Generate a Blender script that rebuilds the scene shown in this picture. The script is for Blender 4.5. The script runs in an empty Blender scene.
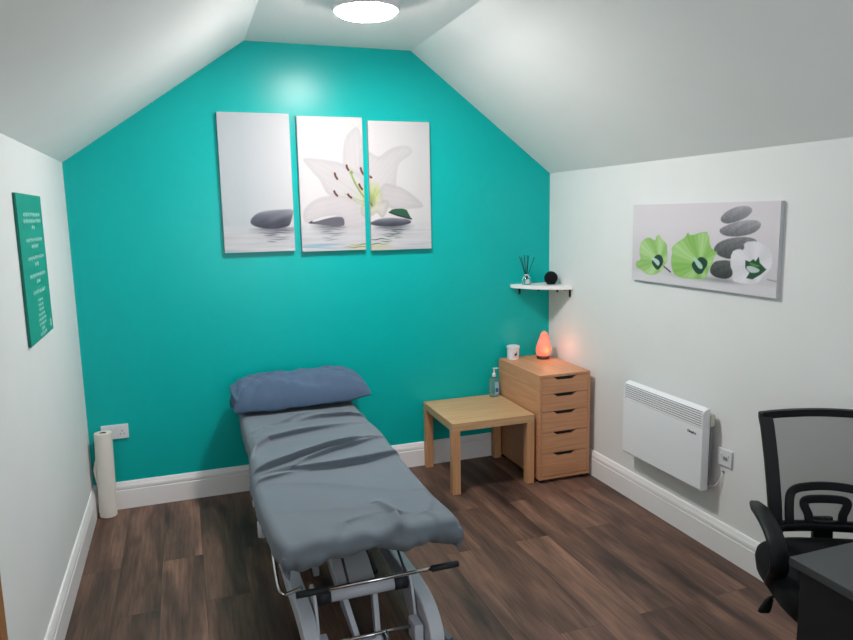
import bpy, bmesh, math, random
import numpy as np
from mathutils import Vector, Matrix, noise

# ------------------------------------------------------------------ camera, light, exposure
SC = bpy.context.scene
COL = SC.collection
W, ZL, ZR, ZC, B1, B2 = 3.017, 2.018, 1.962, 2.71455, 1.00607, 2.02299
YF = -5.3                                   # wall behind the camera

cam_d = bpy.data.cameras.new('camera')
cam = bpy.data.objects.new('camera', cam_d)
COL.objects.link(cam)
cam_d.sensor_width = 36.0
cam_d.lens = 694.20364 * 36.0 / 853.0
cam_d.clip_start = 0.05
yaw, pitch, roll = -0.33739, -0.15273, -0.01937
fw = Vector((-math.sin(yaw) * math.cos(pitch), math.cos(yaw) * math.cos(pitch), math.sin(pitch)))
rt = Vector((math.cos(yaw), math.sin(yaw), 0))
up = rt.cross(fw)
r2 = rt * math.cos(roll) + up * math.sin(roll)
u2 = -rt * math.sin(roll) + up * math.cos(roll)
M = Matrix.Identity(4)
for i in range(3):
    M[i][0], M[i][1], M[i][2] = r2[i], u2[i], -fw[i]
M.translation = (0.57715, -4.3227, 1.70682)
cam.matrix_world = M
SC.camera = cam

world = bpy.data.worlds.new('world')
SC.world = world
world.use_nodes = True
world.node_tree.nodes['Background'].inputs[0].default_value = (0.8, 0.9, 1.0, 1)
world.node_tree.nodes['Background'].inputs[1].default_value = 0.05

SC.view_settings.view_transform = 'Standard'
SC.view_settings.look = 'None'
SC.view_settings.gamma = 1.0
SC.view_settings.use_curve_mapping = False
SC.view_settings.exposure = 0.33
LAMP_STRENGTH = 158.0                        # the round ceiling lamp
FILL_WIN = (0.85, 2.15, 0.95, 2.10)              # unseen window added behind the camera for fill: x0, x1, z0, z1
wl = bpy.data.lights.new('added_window_fill', 'AREA')  # added fill light for the slopes and walls, set at an invented window
wl.shape = 'RECTANGLE'; wl.size = FILL_WIN[1] - FILL_WIN[0] - 0.1; wl.size_y = FILL_WIN[3] - FILL_WIN[2] - 0.1
wl.energy = 15; wl.color = (0.93, 0.98, 1.0)
wlo = bpy.data.objects.new('added_window_fill', wl)
COL.objects.link(wlo)
wlo.location = ((FILL_WIN[0] + FILL_WIN[1]) / 2, YF + 0.03, (FILL_WIN[2] + FILL_WIN[3]) / 2)
wlo.rotation_euler = (math.radians(90), 0, 0)   # shines into the room, towards +y

rng = random.Random(7)


# ------------------------------------------------------------------ materials
def lin(c):
    return tuple(((x / 255) / 12.92 if x / 255 <= 0.04045 else ((x / 255 + 0.055) / 1.055) ** 2.4) for x in c)


def mat(name, rgb, rough=0.5, metal=0.0, spec=0.5, bump=0.0, bscale=60, var=0.0, vscale=4, trans=0.0, ior=1.45, coat=0, sheen=0, stretch=None):
    m = bpy.data.materials.new(name)
    m.use_nodes = True
    nt = m.node_tree
    b = nt.nodes['Principled BSDF']
    c = lin(rgb)
    b.inputs['Base Color'].default_value = (*c, 1)
    b.inputs['Roughness'].default_value = rough
    b.inputs['Metallic'].default_value = metal
    b.inputs['Specular IOR Level'].default_value = spec
    b.inputs['Transmission Weight'].default_value = trans
    b.inputs['IOR'].default_value = ior
    b.inputs['Coat Weight'].default_value = coat
    b.inputs['Sheen Weight'].default_value = sheen
    tc = nt.nodes.new('ShaderNodeTexCoord')
    mp = nt.nodes.new('ShaderNodeMapping')
    nt.links.new(tc.outputs['Object'], mp.inputs['Vector'])
    if stretch:
        mp.inputs['Scale'].default_value = stretch
    n = nt.nodes.new('ShaderNodeTexNoise')
    n.inputs['Scale'].default_value = vscale
    n.inputs['Detail'].default_value = 4
    nt.links.new(mp.outputs[0], n.inputs['Vector'])
    rp = nt.nodes.new('ShaderNodeValToRGB')
    rp.color_ramp.elements[0].position = 0.3
    rp.color_ramp.elements[1].position = 0.7
    rp.color_ramp.elements[0].color = (*[max(0, x * (1 - var)) for x in c], 1)
    rp.color_ramp.elements[1].color = (*[min(1, x * (1 + var)) for x in c], 1)
    nt.links.new(n.outputs['Fac'], rp.inputs[0])
    nt.links.new(rp.outputs[0], b.inputs['Base Color'])
    if bump:
        n2 = nt.nodes.new('ShaderNodeTexNoise')
        n2.inputs['Scale'].default_value = bscale
        n2.inputs['Detail'].default_value = 3
        nt.links.new(mp.outputs[0], n2.inputs['Vector'])
        bp = nt.nodes.new('ShaderNodeBump')
        bp.inputs['Strength'].default_value = bump
        bp.inputs['Distance'].default_value = 0.004
        nt.links.new(n2.outputs['Fac'], bp.inputs['Height'])
        nt.links.new(bp.outputs[0], b.inputs['Normal'])
    return m


def wood(name, rgb1, rgb2, axis='x', rough=0.42):
    """light veneer: fine straight grain running along one axis"""
    m = bpy.data.materials.new(name)
    m.use_nodes = True
    nt = m.node_tree
    b = nt.nodes['Principled BSDF']
    b.inputs['Roughness'].default_value = rough
    tc = nt.nodes.new('ShaderNodeTexCoord')
    mp = nt.nodes.new('ShaderNodeMapping')
    s = {'x': (2, 45, 45), 'y': (45, 2, 45), 'z': (45, 45, 2)}[axis]
    mp.inputs['Scale'].default_value = s
    n = nt.nodes.new('ShaderNodeTexNoise')
    n.inputs['Scale'].default_value = 1.6
    n.inputs['Detail'].default_value = 6
    n.inputs['Distortion'].default_value = 0.4
    r = nt.nodes.new('ShaderNodeValToRGB')
    r.color_ramp.elements[0].position = 0.3
    r.color_ramp.elements[1].position = 0.72
    r.color_ramp.elements[0].color = (*lin(rgb1), 1)
    r.color_ramp.elements[1].color = (*lin(rgb2), 1)
    L = nt.links.new
    L(tc.outputs['Object'], mp.inputs[0]); L(mp.outputs[0], n.inputs['Vector'])
    L(n.outputs['Fac'], r.inputs[0]); L(r.outputs[0], b.inputs['Base Color'])
    return m


def floor_mat():
    m = bpy.data.materials.new('dark_oak_laminate')
    m.use_nodes = True
    nt = m.node_tree
    L = nt.links.new
    b = nt.nodes['Principled BSDF']
    tc = nt.nodes.new('ShaderNodeTexCoord')
    mp = nt.nodes.new('ShaderNodeMapping')
    mp.inputs['Rotation'].default_value = (0, 0, math.radians(90))
    L(tc.outputs['Object'], mp.inputs[0])
    br = nt.nodes.new('ShaderNodeTexBrick')
    br.offset = 0.37
    br.offset_frequency = 2
    br.inputs['Scale'].default_value = 1
    br.inputs['Brick Width'].default_value = 1.25
    br.inputs['Row Height'].default_value = 0.193
    br.inputs['Mortar Size'].default_value = 0.0012
    br.inputs['Mortar Smooth'].default_value = 0.3
    br.inputs['Bias'].default_value = 0
    br.inputs['Color1'].default_value = (0, 0, 0, 1)
    br.inputs['Color2'].default_value = (1, 1, 1, 1)
    br.inputs['Mortar'].default_value = (0.5, 0.5, 0.5, 1)
    L(mp.outputs[0], br.inputs['Vector'])
    sep = nt.nodes.new('ShaderNodeSeparateColor')
    L(br.outputs['Color'], sep.inputs[0])
    # each plank reads its own patch of the grain
    comb = nt.nodes.new('ShaderNodeCombineXYZ')
    mul = nt.nodes.new('ShaderNodeMath'); mul.operation = 'MULTIPLY'; mul.inputs[1].default_value = 37.0
    L(sep.outputs[0], mul.inputs[0]); L(mul.outputs[0], comb.inputs[0]); L(mul.outputs[0], comb.inputs[2])
    add = nt.nodes.new('ShaderNodeVectorMath'); add.operation = 'ADD'
    L(mp.outputs[0], add.inputs[0]); L(comb.outputs[0], add.inputs[1])

    def nz(scale, vec, detail, dist):
        q = nt.nodes.new('ShaderNodeMapping'); q.inputs['Scale'].default_value = vec
        n = nt.nodes.new('ShaderNodeTexNoise')
        n.inputs['Scale'].default_value = scale
        n.inputs['Detail'].default_value = detail
        n.inputs['Distortion'].default_value = dist
        L(add.outputs[0], q.inputs[0]); L(q.outputs[0], n.inputs['Vector'])
        return n
    big = nz(1.0, (1.3, 8, 1), 4, 0.5)       # broad light and dark figure
    fine = nz(1.0, (5, 80, 1), 5, 0.6)       # fine streaks
    r = nt.nodes.new('ShaderNodeValToRGB')
    e = r.color_ramp.elements
    e[0].position = 0.3; e[0].color = (*lin((58, 44, 39)), 1)
    e[1].position = 0.7; e[1].color = (*lin((140, 106, 90)), 1)
    x = e.new(0.5); x.color = (*lin((104, 78, 67)), 1)
    L(big.outputs['Fac'], r.inputs[0])
    r2_ = nt.nodes.new('ShaderNodeValToRGB')
    r2_.color_ramp.elements[0].position = 0.32; r2_.color_ramp.elements[0].color = (0.68, 0.66, 0.64, 1)
    r2_.color_ramp.elements[1].position = 0.66; r2_.color_ramp.elements[1].color = (1.12, 1.12, 1.12, 1)
    L(fine.outputs['Fac'], r2_.inputs[0])
    mx = nt.nodes.new('ShaderNodeMix'); mx.data_type = 'RGBA'; mx.blend_type = 'MULTIPLY'
    mx.inputs['Factor'].default_value = 1
    L(r.outputs[0], mx.inputs['A']); L(r2_.outputs[0], mx.inputs['B'])
    # plank to plank tone
    r3 = nt.nodes.new('ShaderNodeMapRange')
    r3.inputs['To Min'].default_value = 0.80; r3.inputs['To Max'].default_value = 1.22
    L(sep.outputs[0], r3.inputs['Value'])
    m2 = nt.nodes.new('ShaderNodeVectorMath'); m2.operation = 'SCALE'
    L(mx.outputs['Result'], m2.inputs[0]); L(r3.outputs[0], m2.inputs['Scale'])
    # knots
    vo = nt.nodes.new('ShaderNodeTexVoronoi'); vo.inputs['Scale'].default_value = 1.0
    q = nt.nodes.new('ShaderNodeMapping'); q.inputs['Scale'].default_value = (2.2, 5.2, 1)
    L(add.outputs[0], q.inputs[0]); L(q.outputs[0], vo.inputs['Vector'])
    kr = nt.nodes.new('ShaderNodeValToRGB')
    kr.color_ramp.elements[0].position = 0.03; kr.color_ramp.elements[0].color = (0.38, 0.36, 0.36, 1)
    kr.color_ramp.elements[1].position = 0.22; kr.color_ramp.elements[1].color = (1, 1, 1, 1)
    L(vo.outputs['Distance'], kr.inputs[0])
    m3 = nt.nodes.new('ShaderNodeMix'); m3.data_type = 'RGBA'; m3.blend_type = 'MULTIPLY'
    m3.inputs['Factor'].default_value = 0.75
    L(m2.outputs[0], m3.inputs['A']); L(kr.outputs[0], m3.inputs['B'])
    # seams
    m4 = nt.nodes.new('ShaderNodeMix'); m4.data_type = 'RGBA'
    m4.inputs['B'].default_value = (*lin((42, 33, 29)), 1)
    fm = nt.nodes.new('ShaderNodeMath'); fm.operation = 'MULTIPLY'; fm.inputs[1].default_value = 0.7
    L(br.outputs['Fac'], fm.inputs[0]); L(fm.outputs[0], m4.inputs['Factor'])
    L(m3.outputs['Result'], m4.inputs['A'])
    L(m4.outputs['Result'], b.inputs['Base Color'])
    b.inputs['Roughness'].default_value = 0.48
    b.inputs['Specular IOR Level'].default_value = 0.4
    bp = nt.nodes.new('ShaderNodeBump'); bp.inputs['Strength'].default_value = 0.12; bp.inputs['Distance'].default_value = 0.002
    L(fine.outputs['Fac'], bp.inputs['Height']); L(bp.outputs[0], b.inputs['Normal'])
    return m


def emit(name, rgb, strength):
    m = bpy.data.materials.new(name)
    m.use_nodes = True
    b = m.node_tree.nodes['Principled BSDF']
    b.inputs['Base Color'].default_value = (*lin(rgb), 1)
    b.inputs['Emission Color'].default_value = (*lin(rgb), 1)
    b.inputs['Emission Strength'].default_value = strength
    return m


def print_mat(name, rough=0.6):
    m = bpy.data.materials.new(name)
    m.use_nodes = True
    a = m.node_tree.nodes.new('ShaderNodeAttribute')
    a.attribute_name = 'print'
    b = m.node_tree.nodes['Principled BSDF']
    b.inputs['Roughness'].default_value = rough
    b.inputs['Specular IOR Level'].default_value = 0.3
    m.node_tree.links.new(a.outputs['Color'], b.inputs['Base Color'])
    return m


MT = dict(
    white=mat('white_wall_paint', (234, 236, 236), 0.6, bump=0.06, bscale=90, var=0.01),
    ceil=mat('white_ceiling_paint', (246, 248, 248), 0.8, bump=0.06, bscale=70, var=0.01),
    teal=mat('teal_wall_paint', (0, 179, 175), 0.30, spec=0.3, bump=0.10, bscale=55, var=0.02),
    gloss=mat('white_gloss_paint', (246, 245, 246), 0.32, var=0.01),
    oak=wood('oak_door_wood', (150, 100, 60), (175, 122, 78), 'z'),
    tab=wood('oak_veneer_along', (186, 146, 104), (208, 170, 128), 'x'),
    legw=wood('oak_veneer_upright', (194, 140, 98), (212, 162, 118), 'z'),
    drw=wood('oak_veneer_drawer', (192, 136, 98), (212, 158, 118), 'x'),
    drwy=wood('oak_veneer_carcass', (192, 136, 98), (212, 158, 118), 'y'),
    black=mat('black_plastic', (19, 22, 25), 0.5, spec=0.35, bump=0.05, bscale=400),
    blackf=mat('black_fabric', (17, 19, 22), 0.9, spec=0.2, bump=0.3, bscale=500, sheen=0.03),
    rubber=mat('dark_rubber', (34, 38, 44), 0.6),
    metalw=mat('white_powder_coat', (198, 203, 214), 0.38, var=0.01),
    metalg=mat('grey_powder_coat', (150, 154, 160), 0.42, var=0.02),
    chrome=mat('chrome', (200, 200, 200), 0.16, 1.0),
    steel=mat('brushed_steel', (120, 124, 128), 0.3, 1.0),
    sheet=mat('slate_grey_sheet', (106, 117, 127), 0.82, bump=0.12, bscale=260, sheen=0.05, var=0.02),
    pillow=mat('blue_grey_pillowcase', (74, 97, 124), 0.8, bump=0.12, bscale=260, sheen=0.05, var=0.03),
    vinyl=mat('dark_blue_vinyl', (44, 52, 66), 0.4),
    heat=mat('white_heater_enamel', (240, 242, 246), 0.3),
    dark=mat('shadow_gap_black', (30, 30, 32), 0.8),
    grey=mat('grey_plastic', (140, 142, 144), 0.5),
    plas=mat('white_plastic', (226, 228, 232), 0.3),
    cream=mat('cream_plastic', (206, 206, 190), 0.4),
    paper=mat('white_paper', (232, 228, 220), 0.9, bump=0.5, bscale=220, var=0.02),
    card=mat('brown_card', (92, 70, 56), 0.9),
    label=mat('silver_label', (200, 198, 200), 0.35, 0.3),
    glass=mat('clear_glass', (240, 248, 248), 0.03, trans=1.0, ior=1.45),
    clearp=mat('clear_plastic', (214, 236, 240), 0.05, trans=0.92, ior=1.3),
    blue=mat('blue_label', (60, 84, 158), 0.5),
    lblue=mat('pale_blue_label', (150, 200, 220), 0.5),
    desk=mat('charcoal_desk_laminate', (62, 66, 68), 0.38, spec=0.5, bump=0.08, bscale=300, var=0.04),
    desks=mat('black_desk_laminate', (22, 25, 28), 0.5, var=0.04),
    floor=floor_mat(),
    lamp=emit('lamp_diffuser', (255, 247, 244), LAMP_STRENGTH),
    wood_base=mat('dark_lamp_base_wood', (70, 40, 34), 0.4),
    print=print_mat('printed_canvas'),
)


# ------------------------------------------------------------------ mesh helpers
def obj(name, bm, m, parent=None, smooth=False, bevel=0.0, seg=2, sub=0):
    me = bpy.data.meshes.new(name)
    bmesh.ops.recalc_face_normals(bm, faces=bm.faces)
    bm.to_mesh(me)
    bm.free()
    o = bpy.data.objects.new(name, me)
    COL.objects.link(o)
    for mm in (m if isinstance(m, (list, tuple)) else [m]):
        me.materials.append(mm)
    if bevel:
        md = o.modifiers.new('bevel', 'BEVEL')
        md.width = bevel; md.segments = seg; md.limit_method = 'ANGLE'; md.angle_limit = math.radians(40)
    if sub:
        md = o.modifiers.new('sub', 'SUBSURF'); md.levels = sub; md.render_levels = sub
    if smooth or bevel:
        for p in me.polygons:
            p.use_smooth = True
        if bevel and not smooth:
            me.set_sharp_from_angle(angle=math.radians(35))
            wn = o.modifiers.new('wn', 'WEIGHTED_NORMAL'); wn.keep_sharp = False
    if parent:
        o.parent = parent
    return o


def thing(name, label, cat, loc=(0, 0, 0), rz=0.0, group=None):
    o = bpy.data.objects.new(name, None)
    COL.objects.link(o)
    o.empty_display_size = 0.1
    o.location = loc
    o.rotation_euler = (0, 0, rz)
    o['label'] = label; o['category'] = cat
    if group:
        o['group'] = group
    return o


def tag(o, label, cat, group=None):
    o['label'] = label; o['category'] = cat
    if group:
        o['group'] = group
    return o


def struct(name, bm, m, **k):
    o = obj(name, bm, m, **k)
    o['kind'] = 'structure'
    return o


def box(bm, x0, x1, y0, y1, z0, z1, mi=0):
    vs = [bm.verts.new(p) for p in [(x0, y0, z0), (x1, y0, z0), (x1, y1, z0), (x0, y1, z0), (x0, y0, z1), (x1, y0, z1), (x1, y1, z1), (x0, y1, z1)]]
    for f in [(0, 3, 2, 1), (4, 5, 6, 7), (0, 1, 5, 4), (1, 2, 6, 5), (2, 3, 7, 6), (3, 0, 4, 7)]:
        bm.faces.new([vs[i] for i in f]).material_index = mi
    return vs


def bx(*a):
    bm = bmesh.new(); box(bm, *a); return bm


def prism(bm, pts, fn0, fn1, mi=0):
    """pts 2D polygon; fn maps (a,b) -> 3D for both ends"""
    a = [bm.verts.new(fn0(*p)) for p in pts]
    b = [bm.verts.new(fn1(*p)) for p in pts]
    n = len(pts)
    bm.faces.new(a).material_index = mi
    bm.faces.new(b[::-1]).material_index = mi
    for i in range(n):
        bm.faces.new([a[i], b[i], b[(i + 1) % n], a[(i + 1) % n]]).material_index = mi


def frames(path, closed=False):
    path = [Vector(p) for p in path]
    out = []
    n = len(path)
    ref = None
    for i in range(n):
        if closed:
            t = (path[(i + 1) % n] - path[i - 1]).normalized()
        else:
            t = (path[min(i + 1, n - 1)] - path[max(i - 1, 0)]).normalized()
        if ref is None:
            ref = Vector((0, 0, 1)) if abs(t.z) < 0.9 else Vector((1, 0, 0))
        s = t.cross(ref).normalized()
        u = s.cross(t).normalized()
        ref = u
        out.append((path[i], s, u))
    return out


def sweep(bm, path, prof, closed=False, scale=None, side=None):
    """prof: list of (a along side, b along up)"""
    rings = []
    fr = frames(path, closed)
    for i, (p, s, u) in enumerate(fr):
        if side is not None:
            t = s.cross(u)
            s = Vector(side); u = s.cross(-u.cross(s)) if False else None
            tt = (Vector(path[min(i + 1, len(path) - 1)]) - Vector(path[max(i - 1, 0)])).normalized() if not closed else (Vector(path[(i + 1) % len(path)]) - Vector(path[i - 1])).normalized()
            u = s.cross(tt).normalized()
        k = scale[i] if scale else 1
        rings.append([bm.verts.new(p + s * a * k + u * b * k) for a, b in prof])
    n, m = len(rings), len(prof)
    for i in range(n if closed else n - 1):
        A, B = rings[i], rings[(i + 1) % n]
        for j in range(m):
            bm.faces.new([A[j], A[(j + 1) % m], B[(j + 1) % m], B[j]])
    if not closed:
        bm.faces.new(rings[0][::-1]); bm.faces.new(rings[-1])


def circ(r, n=12):
    return [(r * math.cos(2 * math.pi * i / n), r * math.sin(2 * math.pi * i / n)) for i in range(n)]


def rectp(a, b, c=0.25):
    k = min(a, b) * c
    return [(-a + k, -b), (a - k, -b), (a, -b + k), (a, b - k), (a - k, b), (-a + k, b), (-a, b - k), (-a, -b + k)]


def tube(path, r, n=12, closed=False):
    bm = bmesh.new(); sweep(bm, path, circ(r, n), closed); return bm


def smooth_path(pts, n=6, closed=False):
    """Catmull-Rom"""
    P = [Vector(p) for p in pts]
    out = []
    m = len(P)
    rngk = range(m if closed else m - 1)
    for i in rngk:
        if closed:
            a, b, c, d = P[i - 1], P[i], P[(i + 1) % m], P[(i + 2) % m]
        else:
            a, b, c, d = P[max(i - 1, 0)], P[i], P[i + 1], P[min(i + 2, m - 1)]
        for k in range(n):
            t = k / n
            out.append(0.5 * ((2 * b) + (-a + c) * t + (2 * a - 5 * b + 4 * c - d) * t * t + (-a + 3 * b - 3 * c + d) * t ** 3))
    if not closed:
        out.append(P[-1])
    return out


def lathe(bm, prof, n=32, c=(0, 0, 0), axis='z', mi=0):
    rings = []
    for r, z in prof:
        ring = []
        for i in range(n):
            a = 2 * math.pi * i / n
            x, y = r * math.cos(a), r * math.sin(a)
            v = (x, y, z) if axis == 'z' else ((x, z, y) if axis == 'y' else (z, x, y))
            ring.append(bm.verts.new((c[0] + v[0], c[1] + v[1], c[2] + v[2])))
        rings.append(ring)
    for A, B in zip(rings, rings[1:]):
        for j in range(n):
            bm.faces.new([A[j], A[(j + 1) % n], B[(j + 1) % n], B[j]]).material_index = mi
    bm.faces.new(rings[0][::-1]).material_index = mi
    bm.faces.new(rings[-1]).material_index = mi


def lt(prof, n=32, c=(0, 0, 0), axis='z'):
    bm = bmesh.new(); lathe(bm, prof, n, c, axis); return bm


# ------------------------------------------------------------------ setting
T = 0.1
struct('floor', bx(-T, W + T, YF - T, T, -0.08, 0), MT['floor'])
# teal gable wall
bm = bmesh.new()
prism(bm, [(-T, 0), (W + T, 0), (W + T, ZR), (W, ZR), (B2, ZC), (B1, ZC), (0, ZL), (-T, ZL)], lambda a, b: (a, 0, b), lambda a, b: (a, T, b))
struct('wall_back', bm, MT['teal'])
bm = bmesh.new()
prism(bm, [(-T, 0), (W + T, 0), (W + T, ZR), (W, ZR), (B2, ZC), (B1, ZC), (0, ZL), (-T, ZL)], lambda a, b: (a, YF, b), lambda a, b: (a, YF - T, b))
struct('wall_front', bm, MT['white'])
bm = bmesh.new()
x0, x1, z0, z1 = FILL_WIN
box(bm, x0, x0 + .05, YF, YF + .02, z0, z1); box(bm, x1 - .05, x1, YF, YF + .02, z0, z1)
box(bm, x0, x1, YF, YF + .02, z0, z0 + .05); box(bm, x0, x1, YF, YF + .02, z1 - .05, z1)
w1 = struct('added_window_1', bm, MT['gloss'])  # invented window frame, put round the fill light
obj('added_window_pane', bx(x0 + .05, x1 - .05, YF + .002, YF + .010, z0 + .05, z1 - .05), emit('fill_glow_pane', (225, 235, 240), 1.0), w1)  # glowing pane added to go with the fill light
DY0, DY1, DH = -2.99, -2.20, 1.98            # doorway in the left wall
bm = bmesh.new()
box(bm, -T, 0, DY1, 0, 0, ZL); box(bm, -T, 0, YF, DY0, 0, ZL); box(bm, -T, 0, DY0, DY1, DH, ZL)
struct('wall_left', bm, MT['white'])
struct('wall_right', bx(W, W + T, YF, 0, 0, ZR), MT['white'])
bm = bmesh.new()
sect = [(0, ZL), (B1, ZC), (B2, ZC), (W, ZR), (W + T, ZR), (W + T, ZR + 0.06), (B2 + 0.05, ZC + 0.08), (B1 - 0.05, ZC + 0.08), (-T, ZL + 0.06), (-T, ZL)]
prism(bm, sect, lambda a, b: (a, T, b), lambda a, b: (a, YF - T, b))
struct('ceiling', bm, MT['ceil'])

# skirting, moulded: square body, step and rounded top
PROF = [(0, 0), (0.018, 0), (0.018, 0.112), (0.0155, 0.115), (0.0155, 0.12), (0.0175, 0.124), (0.0165, 0.138), (0.012, 0.15), (0.010, 0.158), (0.006, 0.165), (0, 0.165)]
bm = bmesh.new(); prism(bm, PROF, lambda a, b: (0.0, -a, b), lambda a, b: (W, -a, b)); struct('baseboard_back', bm, MT['gloss'])
bm = bmesh.new(); prism(bm, PROF, lambda a, b: (a, 0.0, b), lambda a, b: (a, -2.13, b)); struct('baseboard_left', bm, MT['gloss'])
bm = bmesh.new(); prism(bm, PROF, lambda a, b: (W - a, 0.0, b), lambda a, b: (W - a, YF, b)); struct('baseboard_right', bm, MT['gloss'])
# oak door and lining
bm = bmesh.new()
box(bm, 0.0, 0.02, -2.20, -2.13, 0, DH + 0.07); box(bm, 0.0, 0.02, DY0 - 0.07, DY0, 0, DH + 0.045); box(bm, 0.0, 0.02, DY0, -2.20, DH, DH + 0.045)
struct('trim_1', bm, MT['oak'], bevel=0.003)
d = struct('door_1', bx(-0.045, -0.005, DY0, DY1, 0.005, DH), MT['oak'])
obj('door_handle', tube(smooth_path([(-0.005, -2.9, 1.0), (0.045, -2.9, 1.0), (0.05, -2.88, 1.0), (0.05, -2.78, 1.0)], 4), 0.009), MT['steel'], d, smooth=True)


# ------------------------------------------------------------------ ceiling lamps
def ceiling_lamp(loc, m, label):
    t = thing('ceiling_light', label, 'ceiling light', loc)
    obj('housing', lt([(0.06, 0.0), (0.150, 0.0), (0.156, -0.004), (0.156, -0.069), (0.152, -0.075), (0.134, -0.075), (0.134, -0.045), (0.06, -0.045)], 48), MT['plas'], t, smooth=False, bevel=0.002)
    obj('lamp_diffuser', lt([(0.05, -0.044), (0.1335, -0.050), (0.1335, -0.082), (0.131, -0.088), (0.125, -0.091), (0.06, -0.094), (0.01, -0.095)], 48), m, t, smooth=True)
    return t


ceiling_lamp((1.468, -1.02, ZC), MT['lamp'], 'lit round white ceiling light on the flat strip of ceiling')


# ------------------------------------------------------------------ printed canvases: the picture is the canvas' own colour
def sm(pts, it=2):
    P = [tuple(p) for p in pts]
    for _ in range(it):
        Q = []
        for i in range(len(P)):
            a, b = P[i], P[(i + 1) % len(P)]
            Q += [(a[0] * .75 + b[0] * .25, a[1] * .75 + b[1] * .25), (a[0] * .25 + b[0] * .75, a[1] * .25 + b[1] * .75)]
        P = Q
    return P


class Art:
    def __init__(s, u0, u1, v0, v1, step=0.003):
        s.nu, s.nv = int(round((u1 - u0) / step)) + 1, int(round((v1 - v0) / step)) + 1
        s.us, s.vs = np.linspace(u0, u1, s.nu), np.linspace(v0, v1, s.nv)
        s.U, s.V = np.meshgrid(s.us, s.vs)
        s.C = np.zeros(s.U.shape + (3,))

    def fill(s, rgb):
        s.C[:] = rgb

    def mask(s, pts, soft=0.003, smooth=2):
        P = np.array(sm(pts, smooth) if smooth else pts)
        ins = np.zeros(s.U.shape, bool)
        dist = np.full(s.U.shape, 9.0)
        j = len(P) - 1
        for i in range(len(P)):
            xi, yi, xj, yj = *P[i], *P[j]
            if yi != yj:
                c = ((yi > s.V) != (yj > s.V)) & (s.U < (xj - xi) * (s.V - yi) / (yj - yi) + xi)
                ins ^= c
            dx, dy = xj - xi, yj - yi
            L2 = dx * dx + dy * dy + 1e-12
            t = np.clip(((s.U - xi) * dx + (s.V - yi) * dy) / L2, 0, 1)
            dist = np.minimum(dist, np.hypot(s.U - xi - t * dx, s.V - yi - t * dy))
            j = i
        sd = np.where(ins, dist, -dist)
        s.sd = sd
        return np.clip(sd / soft + 0.5, 0, 1)

    def put(s, m, rgb, a=1.0):
        m = (m * a)[..., None]
        s.C = s.C * (1 - m) + np.broadcast_to(np.asarray(rgb, float), s.C.shape) * m

    def poly(s, pts, rgb, a=1.0, soft=0.003, smooth=2):
        s.put(s.mask(pts, soft, smooth), rgb, a)

    def line(s, pts, w, rgb, a=1.0, soft=0.003):
        d = np.full(s.U.shape, 9.0)
        for (x0, y0), (x1, y1) in zip(pts, pts[1:]):
            dx, dy = x1 - x0, y1 - y0
            t = np.clip(((s.U - x0) * dx + (s.V - y0) * dy) / (dx * dx + dy * dy + 1e-12), 0, 1)
            d = np.minimum(d, np.hypot(s.U - x0 - t * dx, s.V - y0 - t * dy))
        s.put(np.clip((w - d) / soft + 0.5, 0, 1), rgb, a)

    def grad(s, A, B, t):
        t = np.clip(t, 0, 1)[..., None]
        return np.asarray(A, float) * (1 - t) + np.asarray(B, float) * t

    def noise(s, fu, fv, seed=0):
        r = np.random.RandomState(seed)
        o = np.zeros(s.U.shape)
        for k in range(7):
            a, b = r.uniform(.4, 1.6, 2)
            o += np.sin(s.U * fu * a + s.V * fv * b * r.choice([-1, 1]) + r.uniform(0, 6.3)) * np.cos(s.V * fv * a * .7 + r.uniform(0, 6.3))
        return o / 4


def canvas(name, art, depth, to3, label, cat, edge=None, group=None):
    """to3(u, v, d): u,v on the wall, d out from the wall"""
    nu, nv = art.nu, art.nv
    me = bpy.data.meshes.new(name)
    co = [to3(u, v, depth) for v in art.vs for u in art.us]
    fs = []
    for j in range(nv - 1):
        for i in range(nu - 1):
            a = j * nu + i
            fs.append((a, a + 1, a + nu + 1, a + nu))
    C = art.C.reshape(-1, 3)
    cols = [C]
    # wrapped sides
    rim = [i for i in range(nu)] + [(j + 1) * nu - 1 for j in range(1, nv)] + [(nv - 1) * nu + i for i in range(nu - 2, -1, -1)] + [j * nu for j in range(nv - 2, 0, -1)]
    base = len(co)
    for r_ in rim:
        co.append(to3(art.us[r_ % nu], art.vs[r_ // nu], depth))
    b2 = len(co)
    for r_ in rim:
        co.append(to3(art.us[r_ % nu], art.vs[r_ // nu], 0.001))
    ec = np.array([C[r_] if edge is None else edge for r_ in rim])
    cols += [ec, ec]
    n = len(rim)
    for k in range(n):
        k2 = (k + 1) % n
        fs.append((base + k, b2 + k, b2 + k2, base + k2))
    fs.append(tuple(b2 + k for k in range(n)))
    me.from_pydata([tuple(c) for c in co], [], fs)
    me.update()
    bmm = bmesh.new(); bmm.from_mesh(me); bmesh.ops.remove_doubles(bmm, verts=bmm.verts, dist=1e-7) if False else None
    bmesh.ops.recalc_face_normals(bmm, faces=bmm.faces); bmm.to_mesh(me); bmm.free()
    cc = np.clip(np.concatenate(cols), 0, 255) / 255
    cc = np.where(cc <= 0.04045, cc / 12.92, ((cc + 0.055) / 1.055) ** 2.4)
    at = me.color_attributes.new('print', 'FLOAT_COLOR', 'POINT')
    at.data.foreach_set('color', np.concatenate([cc, np.ones((len(cc), 1))], 1).astype(np.float32).ravel())
    me.materials.append(MT['print'])
    o = bpy.data.objects.new(name, me)
    COL.objects.link(o)
    return tag(o, label, cat, group)


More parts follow.
